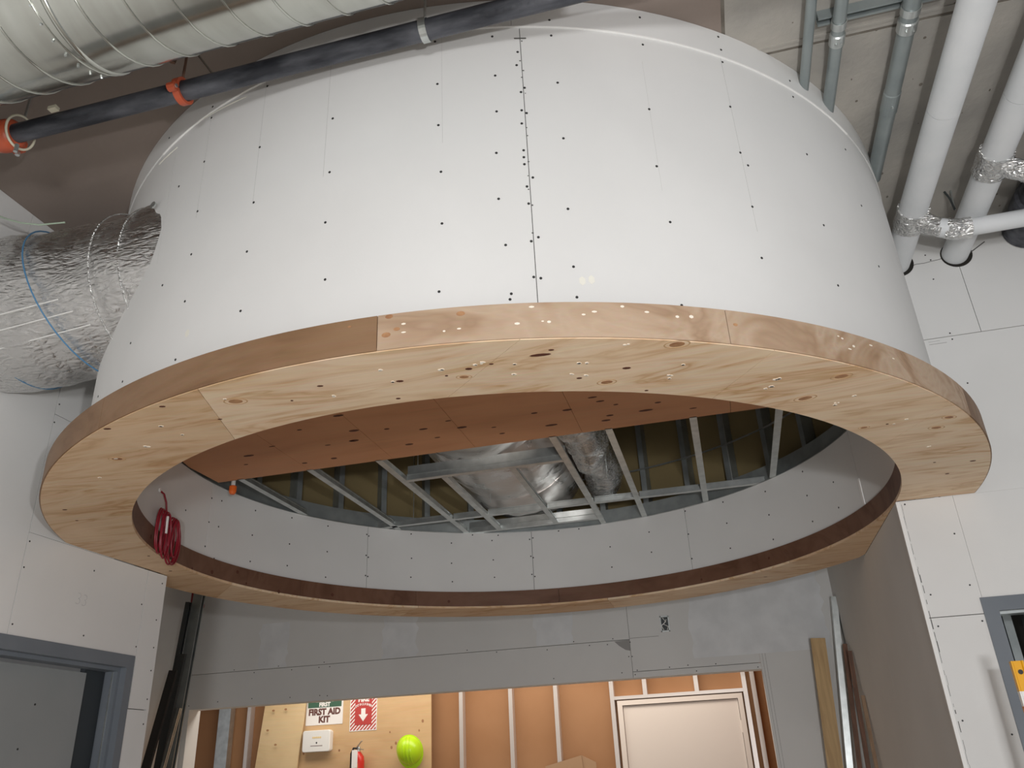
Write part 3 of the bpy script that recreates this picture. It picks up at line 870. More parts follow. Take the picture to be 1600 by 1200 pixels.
for x in (-2.706, -2.25, -1.81, -0.772, -0.455, 0.003, 0.452):
    hs.box(x + 0.004, x + 0.016, 5.44, 5.46, ZG + 0.003, ZG + 0.03)
hs.build('clip', 'galvanized', grid, kind='stuff')


# insulated foil ducts above the grid
def noisy_tube(mb, pts, rad_fn, n=40, amp=0.012, freq=4.0, seed=0.0):
    pts = [Vector(p) for p in pts]
    t0 = (pts[1] - pts[0]).normalized()
    up = Vector((0, 0, 1))
    u = (up - t0 * up.dot(t0)).normalized()
    vs = []
    N = len(pts)
    for i, p in enumerate(pts):
        t = (pts[min(i + 1, N - 1)] - pts[max(i - 1, 0)]).normalized()
        u = (u - t * u.dot(t)).normalized()
        v = t.cross(u)
        for k in range(n):
            q = 2 * pi * k / n
            ru, rv = rad_fn(i / (N - 1))
            dvec = u * cos(q) * ru + v * sin(q) * rv
            c = p + dvec
            s = mnoise.noise(Vector((c.x * freq + seed, c.y * freq, c.z * freq))) * amp
            s += mnoise.noise(Vector((c.x * freq * 3 + seed, c.y * freq * 1.3, c.z * freq * 3))) * amp * 0.5
            vs.append(c + dvec.normalized() * s)
    fs = [(i * n + k, i * n + (k + 1) % n, (i + 1) * n + (k + 1) % n, (i + 1) * n + k) for i in range(N - 1) for k in range(n)]
    fs += [tuple(range(n))[::-1], tuple(range((N - 1) * n, N * n))]
    mb.add(vs, fs)
    return mb


def lerp3(a, b, n):
    return [tuple(a[j] + (b[j] - a[j]) * i / n for j in range(3)) for i in range(n + 1)]


du = root('insulated_duct', (-1.3, 5.0, 3.6), 'wide foil-wrapped air duct lying above the metal grid inside the drum', 'duct')
for y0, y1 in ((3.7, 4.62), (4.60, 5.50), (5.48, 5.98)):
    noisy_tube(MB(), lerp3((-1.33, y0, 3.62), (-1.33, y1, 3.62), 26), lambda t: (0.30 + 0.012 * sin(pi * t), 0.42 + 0.05 * sin(pi * t)), 44, 0.022, 3.0, y0).build(
        'foil_wrap', 'foil_soft', du, smooth=True)
du2 = root('flexible_duct', (-0.75, 5.0, 3.6), 'crumpled silver flexible duct beside the wide duct above the metal grid', 'duct')
noisy_tube(MB(), [(-0.70 + 0.02 * sin(i * 0.5), 4.0 + i * 0.055, 3.56) for i in range(36)], lambda t: (0.19 + 0.012 * sin(t * 60), 0.14), 36, 0.03, 8.0, 4).build(
    'foil_jacket', 'foil', du2, smooth=True)

# ------------------------------------------------------------------ big foil duct at the left, entering the drum
ld = root('foil_wrapped_duct', (-2.6, 2.6, 3.56), 'thick duct wrapped in shiny foil insulation entering the side of the drum', 'duct')
DY, DZ, DR_ = 2.60, 3.555, 0.342
noisy_tube(MB(), lerp3((-3.02, DY, DZ), (-1.72, DY, DZ), 60), lambda t: (DR_ + 0.012 * sin(t * 9), DR_ + 0.012 * sin(t * 9 + 1)), 72, 0.014, 5.0, 2).build('foil_jacket', 'foil', ld, smooth=True)


def seam_ring(xt, xb, m_, w_, name, r_off=0.012):
    n = 48
    mb = MB()
    pts = []
    for k in range(n + 1):
        q = 2 * pi * k / n
        zz = cos(q)
        x = (xt + xb) / 2 + (xt - xb) / 2 * zz
        r_ = DR_ + r_off
        pts.append((x, DY - sin(q) * r_, DZ + zz * r_))
    mb.tube(pts, w_, 6, False)
    return mb.build(name, m_, ld, smooth=True)


seam_ring(-2.74, -2.47, 'blue_tape', 0.0035, 'blue_tape_seam')
seam_ring(-2.97, -2.84, 'blue_tape', 0.0035, 'blue_tape_seam')
for k, x in enumerate((-2.30, -2.16)):
    seam_ring(x, x + 0.03, 'foil_tape', 0.004, 'foil_tape_seam', 0.010)
tp = MB()
for k in range(3):
    z_ = DZ - 0.20 - 0.045 * k
    y_ = DY - math.sqrt((DR_ + 0.014) ** 2 - (z_ - DZ) ** 2)
    tp.tube([(-2.95, y_ + 0.01 * k, z_ - 0.01), (-2.44 + 0.05 * k, y_ - 0.004, z_ + 0.02)], 0.003, 5)
tp.build('strapping_string', 'white_plastic', ld)
MB().disc((-2.02, 2.262, 3.722), (-0.3, -1, 0), 0.016, 10, 0.006).build('insulation_washer', 'galvanized', ld)

# ------------------------------------------------------------------ spiral duct top left
sd = root('spiral_duct', (-1.3, 1.42, 3.85), 'big galvanized spiral duct running under the slab', 'duct')
SY, SZ, SR = 1.42, 3.85, 0.25
MB().tube(lerp3((-3.02, SY, SZ), (-0.15, SY, SZ), 22), SR, 72).build('duct_body', 'spiral_metal', sd, smooth=True)
hx = []
x = -3.02
N = 40
pitch = 0.137
i = 0
while True:
    xx = -3.02 + pitch * i / N
    if xx > -0.16:
        break
    q = 2 * pi * i / N
    hx.append((xx, SY + cos(q) * (SR + 0.001), SZ + sin(q) * (SR + 0.001)))
    i += 1
MB().tube(hx, 0.0038, 6, False).build('spiral_seam', 'spiral_metal', sd, smooth=True)
MB().tube([(-1.665, SY, SZ), (-1.655, SY, SZ), (-1.645, SY, SZ)], [SR + 0.001, SR + 0.006, SR + 0.001], 64).build('joint_bead', 'spiral_metal', sd, smooth=True)
jb = MB()
for k in range(10):
    q = rad(200 + 12 * k)
    jb.tube([(-1.70, SY + cos(q) * SR, SZ + sin(q) * SR), (-1.70, SY + cos(q) * (SR + 0.006), SZ + sin(q) * (SR + 0.006))], 0.004, 6)
jb.build('rivet', 'galvanized', sd, kind='stuff')

# ------------------------------------------------------------------ black pipe with its hangers
PY, PZ, PR = 1.893, 3.885, 0.0365
bp_ = root('black_pipe', (-1.2, PY, PZ), 'black iron sprinkler pipe crossing in front of the drum top', 'pipe')
MB().tube(lerp3((-2.41, PY, PZ), (1.0, PY, PZ), 24), PR, 28).build('pipe_length', 'black_iron', bp_, smooth=True)
MB().tube(lerp3((-3.02, PY, PZ), (-2.445, PY, PZ), 4), PR, 28).build('pipe_length', 'black_iron', bp_, smooth=True)
cp = MB()
cp.tube([(-2.49, PY, PZ), (-2.485, PY, PZ), (-2.46, PY, PZ), (-2.42, PY, PZ), (-2.395, PY, PZ), (-2.39, PY, PZ)],
        [PR + 0.004, PR + 0.02, PR + 0.026, PR + 0.026, PR + 0.02, PR + 0.004], 28)
cpo = cp.build('pipe_coupling', 'red_paint', bp_, smooth=True, label='orange-red grooved coupling')
for s in (-1, 1):
    MB().box(-2.465, -2.415, PY - 0.012 + s * 0.066, PY + 0.012 + s * 0.066, PZ - 0.022, PZ + 0.022).build('bolt_pad', 'red_paint', cpo)
    MB().tube([(-2.44, PY + s * 0.066, PZ - 0.04), (-2.44, PY + s * 0.066, PZ + 0.04)], 0.009, 8).build('bolt', 'galvanized', cpo)
MB().box(-2.20, -2.165, PY - 0.06, PY - 0.038, PZ + 0.015, PZ + 0.03).build('paper_tag', 'cream_rubber', bp_)


def ring_pts(x, r, n=28, a0=0, a1=360, tilt=0):
    return [(x + tilt * cos(rad(a0 + (a1 - a0) * i / n)), PY + r * sin(rad(a0 + (a1 - a0) * i / n)), PZ + r * cos(rad(a0 + (a1 - a0) * i / n))) for i in range(n + 1)]


def band(mb, x, w_, r, t, a0=0, a1=360, n=28):
    vs = []
    for i in range(n + 1):
        a = rad(a0 + (a1 - a0) * i / n)
        for (dx, rr) in ((-w_ / 2, r), (w_ / 2, r), (w_ / 2, r + t), (-w_ / 2, r + t)):
            vs.append((x + dx, PY + rr * sin(a), PZ + rr * cos(a)))
    fs = []
    for i in range(n):
        for k in range(4):
            fs.append((i * 4 + k, i * 4 + (k + 1) % 4, i * 4 + 4 + (k + 1) % 4, i * 4 + 4 + k))
    fs += [(0, 3, 2, 1), (n * 4, n * 4 + 1, n * 4 + 2, n * 4 + 3)]
    mb.add(vs, fs)
    return mb


h1 = root('pipe_clamp', (-1.655, PY, PZ), 'orange-red two-bolt clamp gripping the black pipe beside the drum', 'clamp')
band(MB(), -1.655, 0.026, PR + 0.002, 0.012, 60, 240).build('clamp_half', 'red_paint', h1, smooth=False)
band(MB(), -1.655, 0.026, PR + 0.002, 0.012, 250, 410).build('clamp_half', 'red_paint', h1, smooth=False)
for q in (58, 242):
    yy, zz = PY + 0.062 * sin(rad(q)), PZ + 0.062 * cos(rad(q))
    MB().disc((-1.670, yy, zz), (1, 0, 0), 0.017, 10, 0.030).build('bolt_ear', 'red_paint', h1)
    MB().disc((-1.674, yy, zz), (1, 0, 0), 0.008, 6, 0.038).build('bolt', 'galvanized', h1)
MB().tube([(-1.655, PY - 0.01, PZ + 0.05), (-1.655, PY - 0.01, H - 0.001)], 0.005, 8).build('threaded_rod', 'rust_wood', h1)
MB().tube([(-1.665 + 0.012 * sin(i), PY - 0.06 - 0.004 * i, PZ + 0.09 + 0.018 * cos(i * 1.3)) for i in range(9)], 0.006, 6).build('rusty_wire_twist', 'rust_wood', h1)
h2 = root('strap_hanger', (-0.70, PY, PZ), 'grey steel strap hanger looped under the black pipe near the top edge', 'hanger')
band(MB(), -0.70, 0.026, PR + 0.002, 0.004, 0, 360).build('strap_loop', 'galvanized', h2)
MB().tube([(-0.70, PY, PZ + PR), (-0.70, PY, H - 0.001)], 0.005, 8).build('threaded_rod', 'galvanized', h2)
h3 = root('loop_hanger', (-2.37, PY, PZ), 'cream-coloured loop hanger round the black pipe beside its red coupling', 'hanger')
MB().tube(ring_pts(-2.372, PR + 0.028, tilt=0.012), 0.005, 8, False).build('hanger_loop', 'cream_rubber', h3, smooth=True)
MB().tube([(-2.372, PY, PZ + PR + 0.03), (-2.372, PY, H - 0.001)], 0.005, 8).build('threaded_rod', 'galvanized', h3)
MB().tube([(-2.372, PY, PZ - PR - 0.025), (-2.372, PY, PZ - PR - 0.06)], 0.008, 8).build('loop_nut', 'galvanized', h3)

# ------------------------------------------------------------------ conduits on strut
YS = 2.50
su = root('strut_channel', (0.9, YS, H - 0.02), 'short steel strut channel bolted across under the slab, carrying the grey conduits', 'strut')
PRU = [(-0.0205, 0), (-0.0205, -0.041), (-0.010, -0.041), (-0.010, -0.034), (-0.016, -0.034), (-0.016, -0.004), (0.016, -0.004),
       (0.016, -0.034), (0.010, -0.034), (0.010, -0.041), (0.0205, -0.041), (0.0205, 0)]
MB().extrude(PRU, (0.70, YS, H - 0.001), (1.16, YS, H - 0.001), (0, 1, 0), (0, 0, 1)).build('channel', 'conduit_steel', su)
MB().box(1.10, 1.19, YS - 0.03, YS + 0.012, H - 0.03, H - 0.012).build('anchor_tab', 'dark_metal', su)
zc_ = H - 0.001 - 0.041
cspecs = ((0.662, 0.020, 2.83, 'thinnest grey steel conduit, leftmost, entering the top edge of the drum'),
          (0.772, 0.025, 3.05, 'middle grey steel conduit clamped to the strut beside the drum'),
          (1.030, 0.033, 3.52, 'thickest grey steel conduit passing right of the drum'))
for x, r_, yend_, lab in cspecs:
    zc = zc_ - r_ - 0.002
    c = root('steel_conduit', (x, YS, zc), lab, 'conduit', None)
    yj = YS + 0.05
    MB().tube(lerp3((x, 0.4, zc), (x, yj, zc), 4), r_, 24).build('conduit_length', 'conduit_steel', c, smooth=True)
    MB().tube(lerp3((x, yj, zc), (x, yend_, zc), 4), r_ * 1.0, 24).build('conduit_length', 'conduit_steel', c, smooth=True)
    if r_ > 0.022:
        cl = MB()
        vs = []
        n = 26
        for i in range(n + 1):
            a = rad(-150 + 300 * i / n)
            for dy, rr in ((-0.017, r_ + 0.001), (0.017, r_ + 0.001), (0.017, r_ + 0.004), (-0.017, r_ + 0.004)):
                vs.append((x + rr * sin(a), YS + dy, zc - rr * cos(a)))
        fs = []
        for i in range(n):
            for k in range(4):
                fs.append((i * 4 + k, i * 4 + (k + 1) % 4, i * 4 + 4 + (k + 1) % 4, i * 4 + 4 + k))
        cl.add(vs, fs)
        cl.build('clamp_band', 'galvanized', c)
        MB().tube([(x, YS + 0.045, zc), (x, YS + 0.05, zc), (x, YS + 0.10, zc), (x, YS + 0.105, zc)], [r_, r_ + 0.005, r_ + 0.005, r_], 24).build('coupling', 'galvanized', c, smooth=False)
        for s in (-1, 1):
            MB().tube([(x + s * r_ * 0.4, YS + 0.075, zc - r_), (x + s * r_ * 0.4, YS + 0.075, zc - r_ - 0.010)], 0.004, 6).build('set_screw', 'galvanized', c)
    if r_ > 0.03:
        MB().tube([(x, 2.93, zc), (x, 2.935, zc), (x, 3.05, zc), (x, 3.055, zc)], [r_, r_ + 0.003, r_ + 0.003, r_], 24).build('coupling', 'conduit_steel', c)
        MB().tube([(x, 2.99, zc - r_), (x, 2.99, zc - r_ - 0.009)], 0.005, 6).build('set_screw', 'galvanized', c)

# ------------------------------------------------------------------ white insulated pipes
WZ, WR = 3.965, 0.066
for x, ya, lab in ((1.205, 3.72, 'white jacketed pipe running beside the drum, with a foil-wrapped tee'),
                   (1.500, 3.38, 'white jacketed pipe on the right passing through a round hole in the wall')):
    p = root('insulated_pipe', (x, 3.0, WZ), lab, 'pipe')
    for y0, y1 in ((0.3, 2.95), (2.953, YR + 0.10)):
        MB().tube(lerp3((x, y0, WZ), (x, y1, WZ), 6), WR, 32).build('pipe_jacket', 'pipe_jacket', p, smooth=True)
    MB().disc((x + 0.006, YR - 0.0012, WZ - 0.004), (0, -1, 0), WR + 0.013, 30, 0.001).build('wall_cutout', 'cavity', p)
    # foil wrapped tee and elbow to a branch
    noisy_tube(MB(), lerp3((x, ya - 0.075, WZ), (x, ya + 0.075, WZ), 12), lambda t: (WR + 0.008, WR + 0.008), 36, 0.007, 24, x).build('foil_tee', 'foil_tape', p, smooth=True)
    zb = 3.835
    el_ = [(x + 0.01, ya - 0.005, WZ - 0.02), (x + 0.05, ya - 0.01, WZ - 0.06), (x + 0.10, ya - 0.015, zb + 0.03), (x + 0.16, ya - 0.015, zb + 0.004), (x + 0.235, ya - 0.015, zb)]
    pts = []
    for i in range(len(el_) - 1):
        for k in range(6):
            t = k / 6
            pts.append(tuple(el_[i][j] * (1 - t) + el_[i + 1][j] * t for j in range(3)))
    pts.append(el_[-1])
    noisy_tube(MB(), pts[:14], lambda t: (0.047, 0.047), 28, 0.008, 26, x + 3).build('foil_neck', 'foil_tape', p, smooth=True)
    MB().tube(pts[12:17], 0.0475, 24).build('white_tape_band', 'pipe_jacket', p, smooth=True)
    noisy_tube(MB(), pts[15:], lambda t: (0.050, 0.050), 28, 0.008, 26, x + 5).build('foil_elbow', 'foil_tape', p, smooth=True)
    MB().tube([(x + 0.225, ya - 0.015, zb), (x + 0.6, ya - 0.015, zb), (3.5, ya - 0.015, zb)], 0.0425, 28).build('branch_pipe', 'pipe_jacket', p, smooth=True)
wc = root('wire_clip', (1.46, 3.80, H), 'small dark clip hanging from the slab between the white pipes', 'clip')
MB().tube([(1.44, 3.86, H), (1.455, 3.86, H - 0.05), (1.46, 3.86, H - 0.12)], 0.006, 6).build('clip_leg', 'dark_metal', wc)
MB().tube([(1.47, 3.86, H), (1.463, 3.86, H - 0.06), (1.46, 3.86, H - 0.12)], 0.005, 6).build('clip_leg', 'galvanized', wc)
dp = root('black_drain_pipe', (1.9, 3.3, 3.98), 'dark pipe at the right edge behind the white pipes', 'pipe')
MB().tube(lerp3((1.86, 0.5, 4.03), (1.86, YR - 0.01, 4.03), 4), 0.11, 28).build('pipe_length', 'black_iron', dp, smooth=True)
MB().tube([(1.86, 3.84, 4.03), (1.86, 3.85, 4.03), (1.86, 3.97, 4.03), (1.86, 3.98, 4.03)], [0.11, 0.125, 0.125, 0.11], 28).build('hub', 'black_iron', dp)

# ------------------------------------------------------------------ small things in the drum
cb = root('cable_coil', pol(198, 1.85, 2.80), 'coiled red cable hanging from the lining inside the drum', 'cable')


def on_wall(a, z, r=1.86):
    return pol(a, r, z)


MB().tube([pol(198.3, 1.893, 2.975), pol(198.2, 1.875, 2.96), pol(197.6, 1.865, 2.92), pol(197.3, 1.86, 2.872)], 0.005, 8).build('cable_drop', 'cable_red', cb, smooth=True)
for j, (ac, top, wdt, hgt) in enumerate([(199.3, 2.87, 1.3, 0.21), (198.6, 2.872, 1.6, 0.23), (197.6, 2.872, 1.2, 0.22), (196.8, 2.87, 1.9, 0.24), (196.4, 2.868, 1.3, 0.21),
                                          (194.2, 2.868, 1.5, 0.22), (193.2, 2.87, 2.0, 0.24), (192.8, 2.865, 1.4, 0.20), (192.3, 2.86, 2.2, 0.23), (193.8, 2.87, 2.3, 0.25)]):
    pts = []
    for i in range(29):
        q = 2 * pi * i / 28
        pts.append(on_wall(ac + wdt * sin(q), top - hgt / 2 + hgt / 2 * cos(q), 1.865 - 0.004 * (j % 4)))
    MB().tube(pts, 0.0052, 7, False).build('cable_loop', 'cable_red', cb, smooth=True)
MB().tube([on_wall(196.9, 2.85), on_wall(196.7, 2.76)], 0.012, 8).build('white_tie', 'white_plastic', cb)
MB().disc(pol(198.6, 1.899, 2.98), (-cos(rad(198.6)), -sin(rad(198.6)), 0), 0.012, 10, 0.008).build('cable_grommet', 'white_plastic', cb)

sp = root('sprinkler_head', (-2.77, 4.06, ZG), 'small sprinkler head with an orange cap beside the plywood soffit edge', 'sprinkler')
MB().tube([(-2.775, 4.17, ZG + 0.05), (-2.775, 4.17, ZG - 0.02)], 0.013, 10).build('sprinkler_body', 'white_plastic', sp)
MB().tube([(-2.775, 4.17, ZG - 0.02), (-2.775, 4.17, ZG - 0.026), (-2.775, 4.17, ZG - 0.06), (-2.775, 4.17, ZG - 0.075)], [0.012, 0.022, 0.022, 0.014], 14).build('protective_cap', 'orange_plastic', sp)

# junction box in the back wall
jx = root('junction_box', (-0.486, YB, 2.625), 'open metal electrical box in the back wall above the doorway', 'electrical box')
bxm = MB()
x0, x1, z0, z1 = -0.523, -0.449, 2.56, 2.69
bxm.box(x0, x1, YB - 0.008, YB - 0.0005, z0, z0 + 0.010)
bxm.box(x0, x1, YB - 0.008, YB - 0.0005, z1 - 0.010, z1)
bxm.box(x0, x0 + 0.008, YB - 0.008, YB - 0.0005, z0, z1)
bxm.box(x1 - 0.008, x1, YB - 0.008, YB - 0.0005, z0, z1)
bxm.build('box_rim', 'galvanized', jx)
box('box_inside', x0 + 0.008, x1 - 0.008, YB - 0.002, YB - 0.0004, z0 + 0.01, z1 - 0.01, 'dark_metal', jx)
wr_ = MB()
wr_.tube([(-0.50, YB - 0.003, 2.575), (-0.515, YB - 0.02, 2.61), (-0.475, YB - 0.02, 2.64), (-0.50, YB - 0.004, 2.675)], 0.004, 6)
wr_.tube([(-0.47, YB - 0.003, 2.575), (-0.46, YB - 0.018, 2.60), (-0.495, YB - 0.02, 2.62), (-0.47, YB - 0.004, 2.66)], 0.004, 6)
wr_.build('wires', 'white_plastic', jx)


# ------------------------------------------------------------------ leaning materials
def lean(name, p_hi, p_lo, prof, u, m_, label, cat, v=None, group=None, z_lo=0.0, part='piece'):
    """straight member through two measured points, carried down to the floor"""
    a, b = Vector(p_hi), Vector(p_lo)
    d = b - a
    t = (z_lo - a.z) / d.z
    c = a + d * t
    mb = MB().extrude(prof, c, a, u, v)
    o = mb.build(name, m_)
    tag(o, label, cat, group)
    return o


# right corner of the recess
lean('pine_plank', (0.695, 7.02, 2.39), (0.637, 7.0, 1.47), RECT(0.108, 0.038), (1, 0, 0), 'pine', 'pale pine plank leaning against the back wall right of the doorway', 'plank')
lean('steel_stud', (0.885, 7.08, 2.70), (0.738, 7.04, 1.463), C_STUD(0.045, 0.092), (1, 0, 0), 'galvanized',
     'bright galvanized steel stud leaning in the right corner of the recess', 'stud')
lean('wood_strip', (0.867, 6.87, 2.315), (0.783, 6.80, 1.465), RECT(0.032, 0.02), (1, 0, 0), 'rust_wood', 'reddish wood strip leaning just right of the bright steel stud', 'wood strip')
lean('wood_strip', (0.874, 6.74, 2.25), (0.825, 6.68, 1.46), RECT(0.030, 0.02), (1, 0, 0), 'rust_wood', 'middle reddish wood strip of those leaning behind the bright steel stud', 'wood strip')
lean('wood_strip', (0.882, 6.62, 1.93), (0.862, 6.55, 1.46), RECT(0.024, 0.018), (1, 0, 0), 'old_pine', 'shortest and greyest wood strip leaning nearest the brown side wall', 'wood strip')
# left corner of the recess
lean('tall_steel_stud', (-4.553, 6.52, 3.25), (-4.66, 6.52, 1.711), C_STUD(0.092, 0.05), (1, 0, 0), 'galvanized_dull',
     'tall dull grey steel stud standing in the left corner of the recess', 'stud')
lean('narrow_steel_stud', (-4.615, 6.45, 3.05), (-4.665, 6.45, 2.40), C_STUD(0.04, 0.04), (1, 0, 0), 'dark_metal',
     'narrow dark steel stud leaning left of the tall grey stud', 'stud')
lean('dark_board', (-4.525, 6.33, 2.585), (-4.60, 6.30, 1.71), RECT(0.085, 0.022), (1, -0.3, 0), 'dark_metal', 'dark blackish board leaning in the left corner of the recess', 'board')
lean('dark_board', (-4.515, 6.22, 2.44), (-4.625, 6.18, 1.70), RECT(0.10, 0.018), (1, -0.3, 0), 'black_rubber', 'second dark board leaning lower, left of the first one', 'board')
lean('steel_angle', (-4.47, 6.30, 2.15), (-4.53, 6.27, 1.716), C_STUD(0.03, 0.03), (1, 0, 0), 'galvanized', 'short bright steel channel leaning in front of the tall grey stud', 'stud')
rf = root('red_pipe_fitting', (-4.86, 6.9, 3.1), 'dark red pipe fitting high in the left corner under the ring', 'pipe fitting')
MB().tube([(-4.87, 6.9, 3.349), (-4.87, 6.9, 3.03)], 0.04, 14).build('fitting_body', 'cable_red', rf, smooth=True)
MB().tube([(-4.87, 6.9, 3.11), (-4.78, 6.9, 3.11)], 0.03, 12).build('fitting_outlet', 'cable_red', rf, smooth=True)

# spirit level standing in front of the right wall
sl = root('spirit_level', (1.05, 3.62, 0), 'yellow and white striped spirit level standing upright before the dark doorway', 'spirit level')
LVX, LVY = 1.053, 3.62
segs = [(1.737, 1.845, 'yellow_paint'), (1.685, 1.737, 'white_plastic'), (1.60, 1.685, 'orange_paint'), (1.10, 1.60, 'yellow_paint'), (1.04, 1.10, 'white_plastic'), (0.0, 1.04, 'yellow_paint')]
for z0, z1, m_ in segs:
    MB().extrude([(-0.022, -0.012), (-0.016, -0.012), (-0.013, -0.006), (0.013, -0.006), (0.016, -0.012), (0.022, -0.012), (0.022, 0.012), (0.016, 0.012),
                  (0.013, 0.006), (-0.013, 0.006), (-0.016, 0.012), (-0.022, 0.012)], (LVX, LVY, z0), (LVX, LVY, z1), (1, 0, 0)).build('level_rail', m_, sl)
MB().disc((LVX + 0.003, LVY - 0.0065, 1.805), (0, -1, 0), 0.009, 12, 0.001).build('hang_hole', 'black_rubber', sl)

# ------------------------------------------------------------------ far room things
lb = MB().extrude(RECT(0.50, 0.018), (-5.06, YF - 0.20, 0.0), (-4.80, YF - 0.14, 2.95), (1, 0, 0), (0, 1, 0)).build('plywood_sheet', 'ply_pale')
tag(lb, 'pale plywood sheet leaning on the studs left of the safety signs', 'plywood')
kk = MB()
for x, z in ((-4.98, 2.28), (-4.83, 2.285), (-5.03, 2.08), (-4.92, 1.93)):
    kk.disc((x, YF - 0.165 - 0.012 + (2.95 - z) * -0.02, z), (0, -1, 0), 0.016, 10, 0.002, 0.7)
kk.build('knot', 'knot', lb, kind='stuff')
YP = YF - 0.115
pb = box('plywood_backboard', -4.70, -3.155, YP, YP + 0.018, 0.75, 2.62, 'ply_board')
tag(pb, 'plywood backboard mounted on the far room studs, holding the safety signs', 'board')
kk = MB()
for x, z in ((-3.62, 1.99), (-3.25, 2.08), (-3.29, 1.99), (-3.55, 1.88), (-3.60, 1.84), (-4.20, 1.84), (-4.62, 1.83), (-3.80, 2.33)):
    kk.disc((x, YP, z), (0, -1, 0), random.uniform(0.008, 0.014), 8, 0.001, 1.3)
kk.build('knot', 'knot', pb, kind='stuff')

X3, Z3 = (1, 0, 0), (0, 0, 1)


def sign_plate(name, x0, x1, z0, z1, y, m_, parent=None):
    return box(name, x0, x1, y - 0.003, y, z0, z1, m_, parent)


s1 = root('first_aid_sign', (-4.39, YP, 2.27), 'white and green SAFETY FIRST, FIRST AID KIT sign on the plywood backboard', 'sign')
sign_plate('sign_plate', -4.615, -4.175, 2.105, 2.43, YP - 0.001, 'sign_white', s1)
sign_plate('green_banner', -4.595, -4.195, 2.285, 2.415, YP - 0.004, 'sign_green', s1)
text_mesh('safety_lettering', 'SAFETY', 0.070, (-4.395, YP - 0.0075, 2.362), X3, Z3, 'sign_white', s1, 0.003)
text_mesh('first_lettering', 'FIRST', 0.056, (-4.395, YP - 0.0075, 2.311), X3, Z3, 'sign_white', s1, 0.003)
text_mesh('first_aid_lettering', 'FIRST AID', 0.088, (-4.395, YP - 0.0048, 2.236), X3, Z3, 'sign_brown', s1, 0.0045)
text_mesh('kit_lettering', 'KIT', 0.088, (-4.395, YP - 0.0048, 2.158), X3, Z3, 'sign_brown', s1, 0.0045)

s2 = root('fire_extinguisher_sign', (-3.93, YP, 2.24), 'red and white striped FIRE EXTINGUISHER sign with a downward arrow', 'sign')
sign_plate('sign_plate', -4.09, -3.775, 2.02, 2.46, YP - 0.001, 'sign_white', s2)
FX0, FX1, FZ0, FZ1 = -4.082, -3.783, 2.028, 2.452
bd = 0.052
stp = MB()


def clip_poly(poly, x0, x1, z0, z1):
    def cl(p, f, inter):
        out = []
        for i in range(len(p)):
            a, b = p[i], p[(i + 1) % len(p)]
            if f(a):
                out.append(a)
                if not f(b):
                    out.append(inter(a, b))
            elif f(b):
                out.append(inter(a, b))
        return out
    ix = lambda c: (lambda a, b: (c, a[1] + (b[1] - a[1]) * (c - a[0]) / (b[0] - a[0])))
    iz = lambda c: (lambda a, b: (a[0] + (b[0] - a[0]) * (c - a[1]) / (b[1] - a[1]), c))
    for f, g in ((lambda p: p[0] >= x0, ix(x0)), (lambda p: p[0] <= x1, ix(x1)), (lambda p: p[1] >= z0, iz(z0)), (lambda p: p[1] <= z1, iz(z1))):
        poly = cl(poly, f, g)
        if len(poly) < 3:
            return []
    return poly


for (a0, a1, b0, b1) in ((FX0, FX0 + bd, FZ0, FZ1), (FX1 - bd, FX1, FZ0, FZ1), (FX0 + bd, FX1 - bd, FZ0, FZ0 + bd), (FX0 + bd, FX1 - bd, FZ1 - bd * 0.4, FZ1)):
    k = -20
    while k < 40:
        t0 = FX0 - 0.5 + k * 0.040
        poly = [(t0, FZ0 - 0.01), (t0 + 0.021, FZ0 - 0.01), (t0 + 0.021 + 0.45, FZ0 + 0.44), (t0 + 0.45, FZ0 + 0.44)]
        q = clip_poly(poly, a0, a1, b0, b1)
        if q:
            n = len(q)
            stp.add([(x, YP - 0.0048, z) for x, z in q] + [(x, YP - 0.004, z) for x, z in q],
                    [tuple(range(n))] + [(i, n + i, n + (i + 1) % n, (i + 1) % n) for i in range(n)])
        k += 1
stp.build('diagonal_stripes', 'sign_red', s2)
sign_plate('red_field', FX0 + bd, FX1 - bd, FZ0 + bd, FZ1 - bd * 0.4, YP - 0.004, 'sign_red', s2)
text_mesh('fire_lettering', 'FIRE', 0.070, (-3.932, YP - 0.0075, 2.337), X3, Z3, 'sign_white', s2, 0.004)
# EXTINGUISHER arched above the arrow
word = 'EXTINGUISHER'
for i, ch in enumerate(word):
    t = (i - 5.5) / 5.5
    ang = -t * rad(38)
    cxp, czp = -3.932 + 0.088 * sin(-ang) / sin(rad(38)), 2.288 - 0.022 * t * t
    text_mesh('curved_letter', ch, 0.033, (cxp, YP - 0.0075, czp), (cos(ang * 0.6), 0, sin(ang * 0.6)), (-sin(ang * 0.6), 0, cos(ang * 0.6)), 'sign_white', s2, 0.0005)
ar = [(-3.957, 2.245), (-3.907, 2.245), (-3.907, 2.185), (-3.877, 2.185), (-3.932, 2.115), (-3.987, 2.185), (-3.957, 2.185)]
n = len(ar)
me('arrow', [(x, YP - 0.0085, z) for x, z in ar] + [(x, YP - 0.007, z) for x, z in ar],
   [tuple(range(n)), tuple(range(n, 2 * n))[::-1]] + [(i, n + i, n + (i + 1) % n, (i + 1) % n) for i in range(n)], 'sign_white', s2)


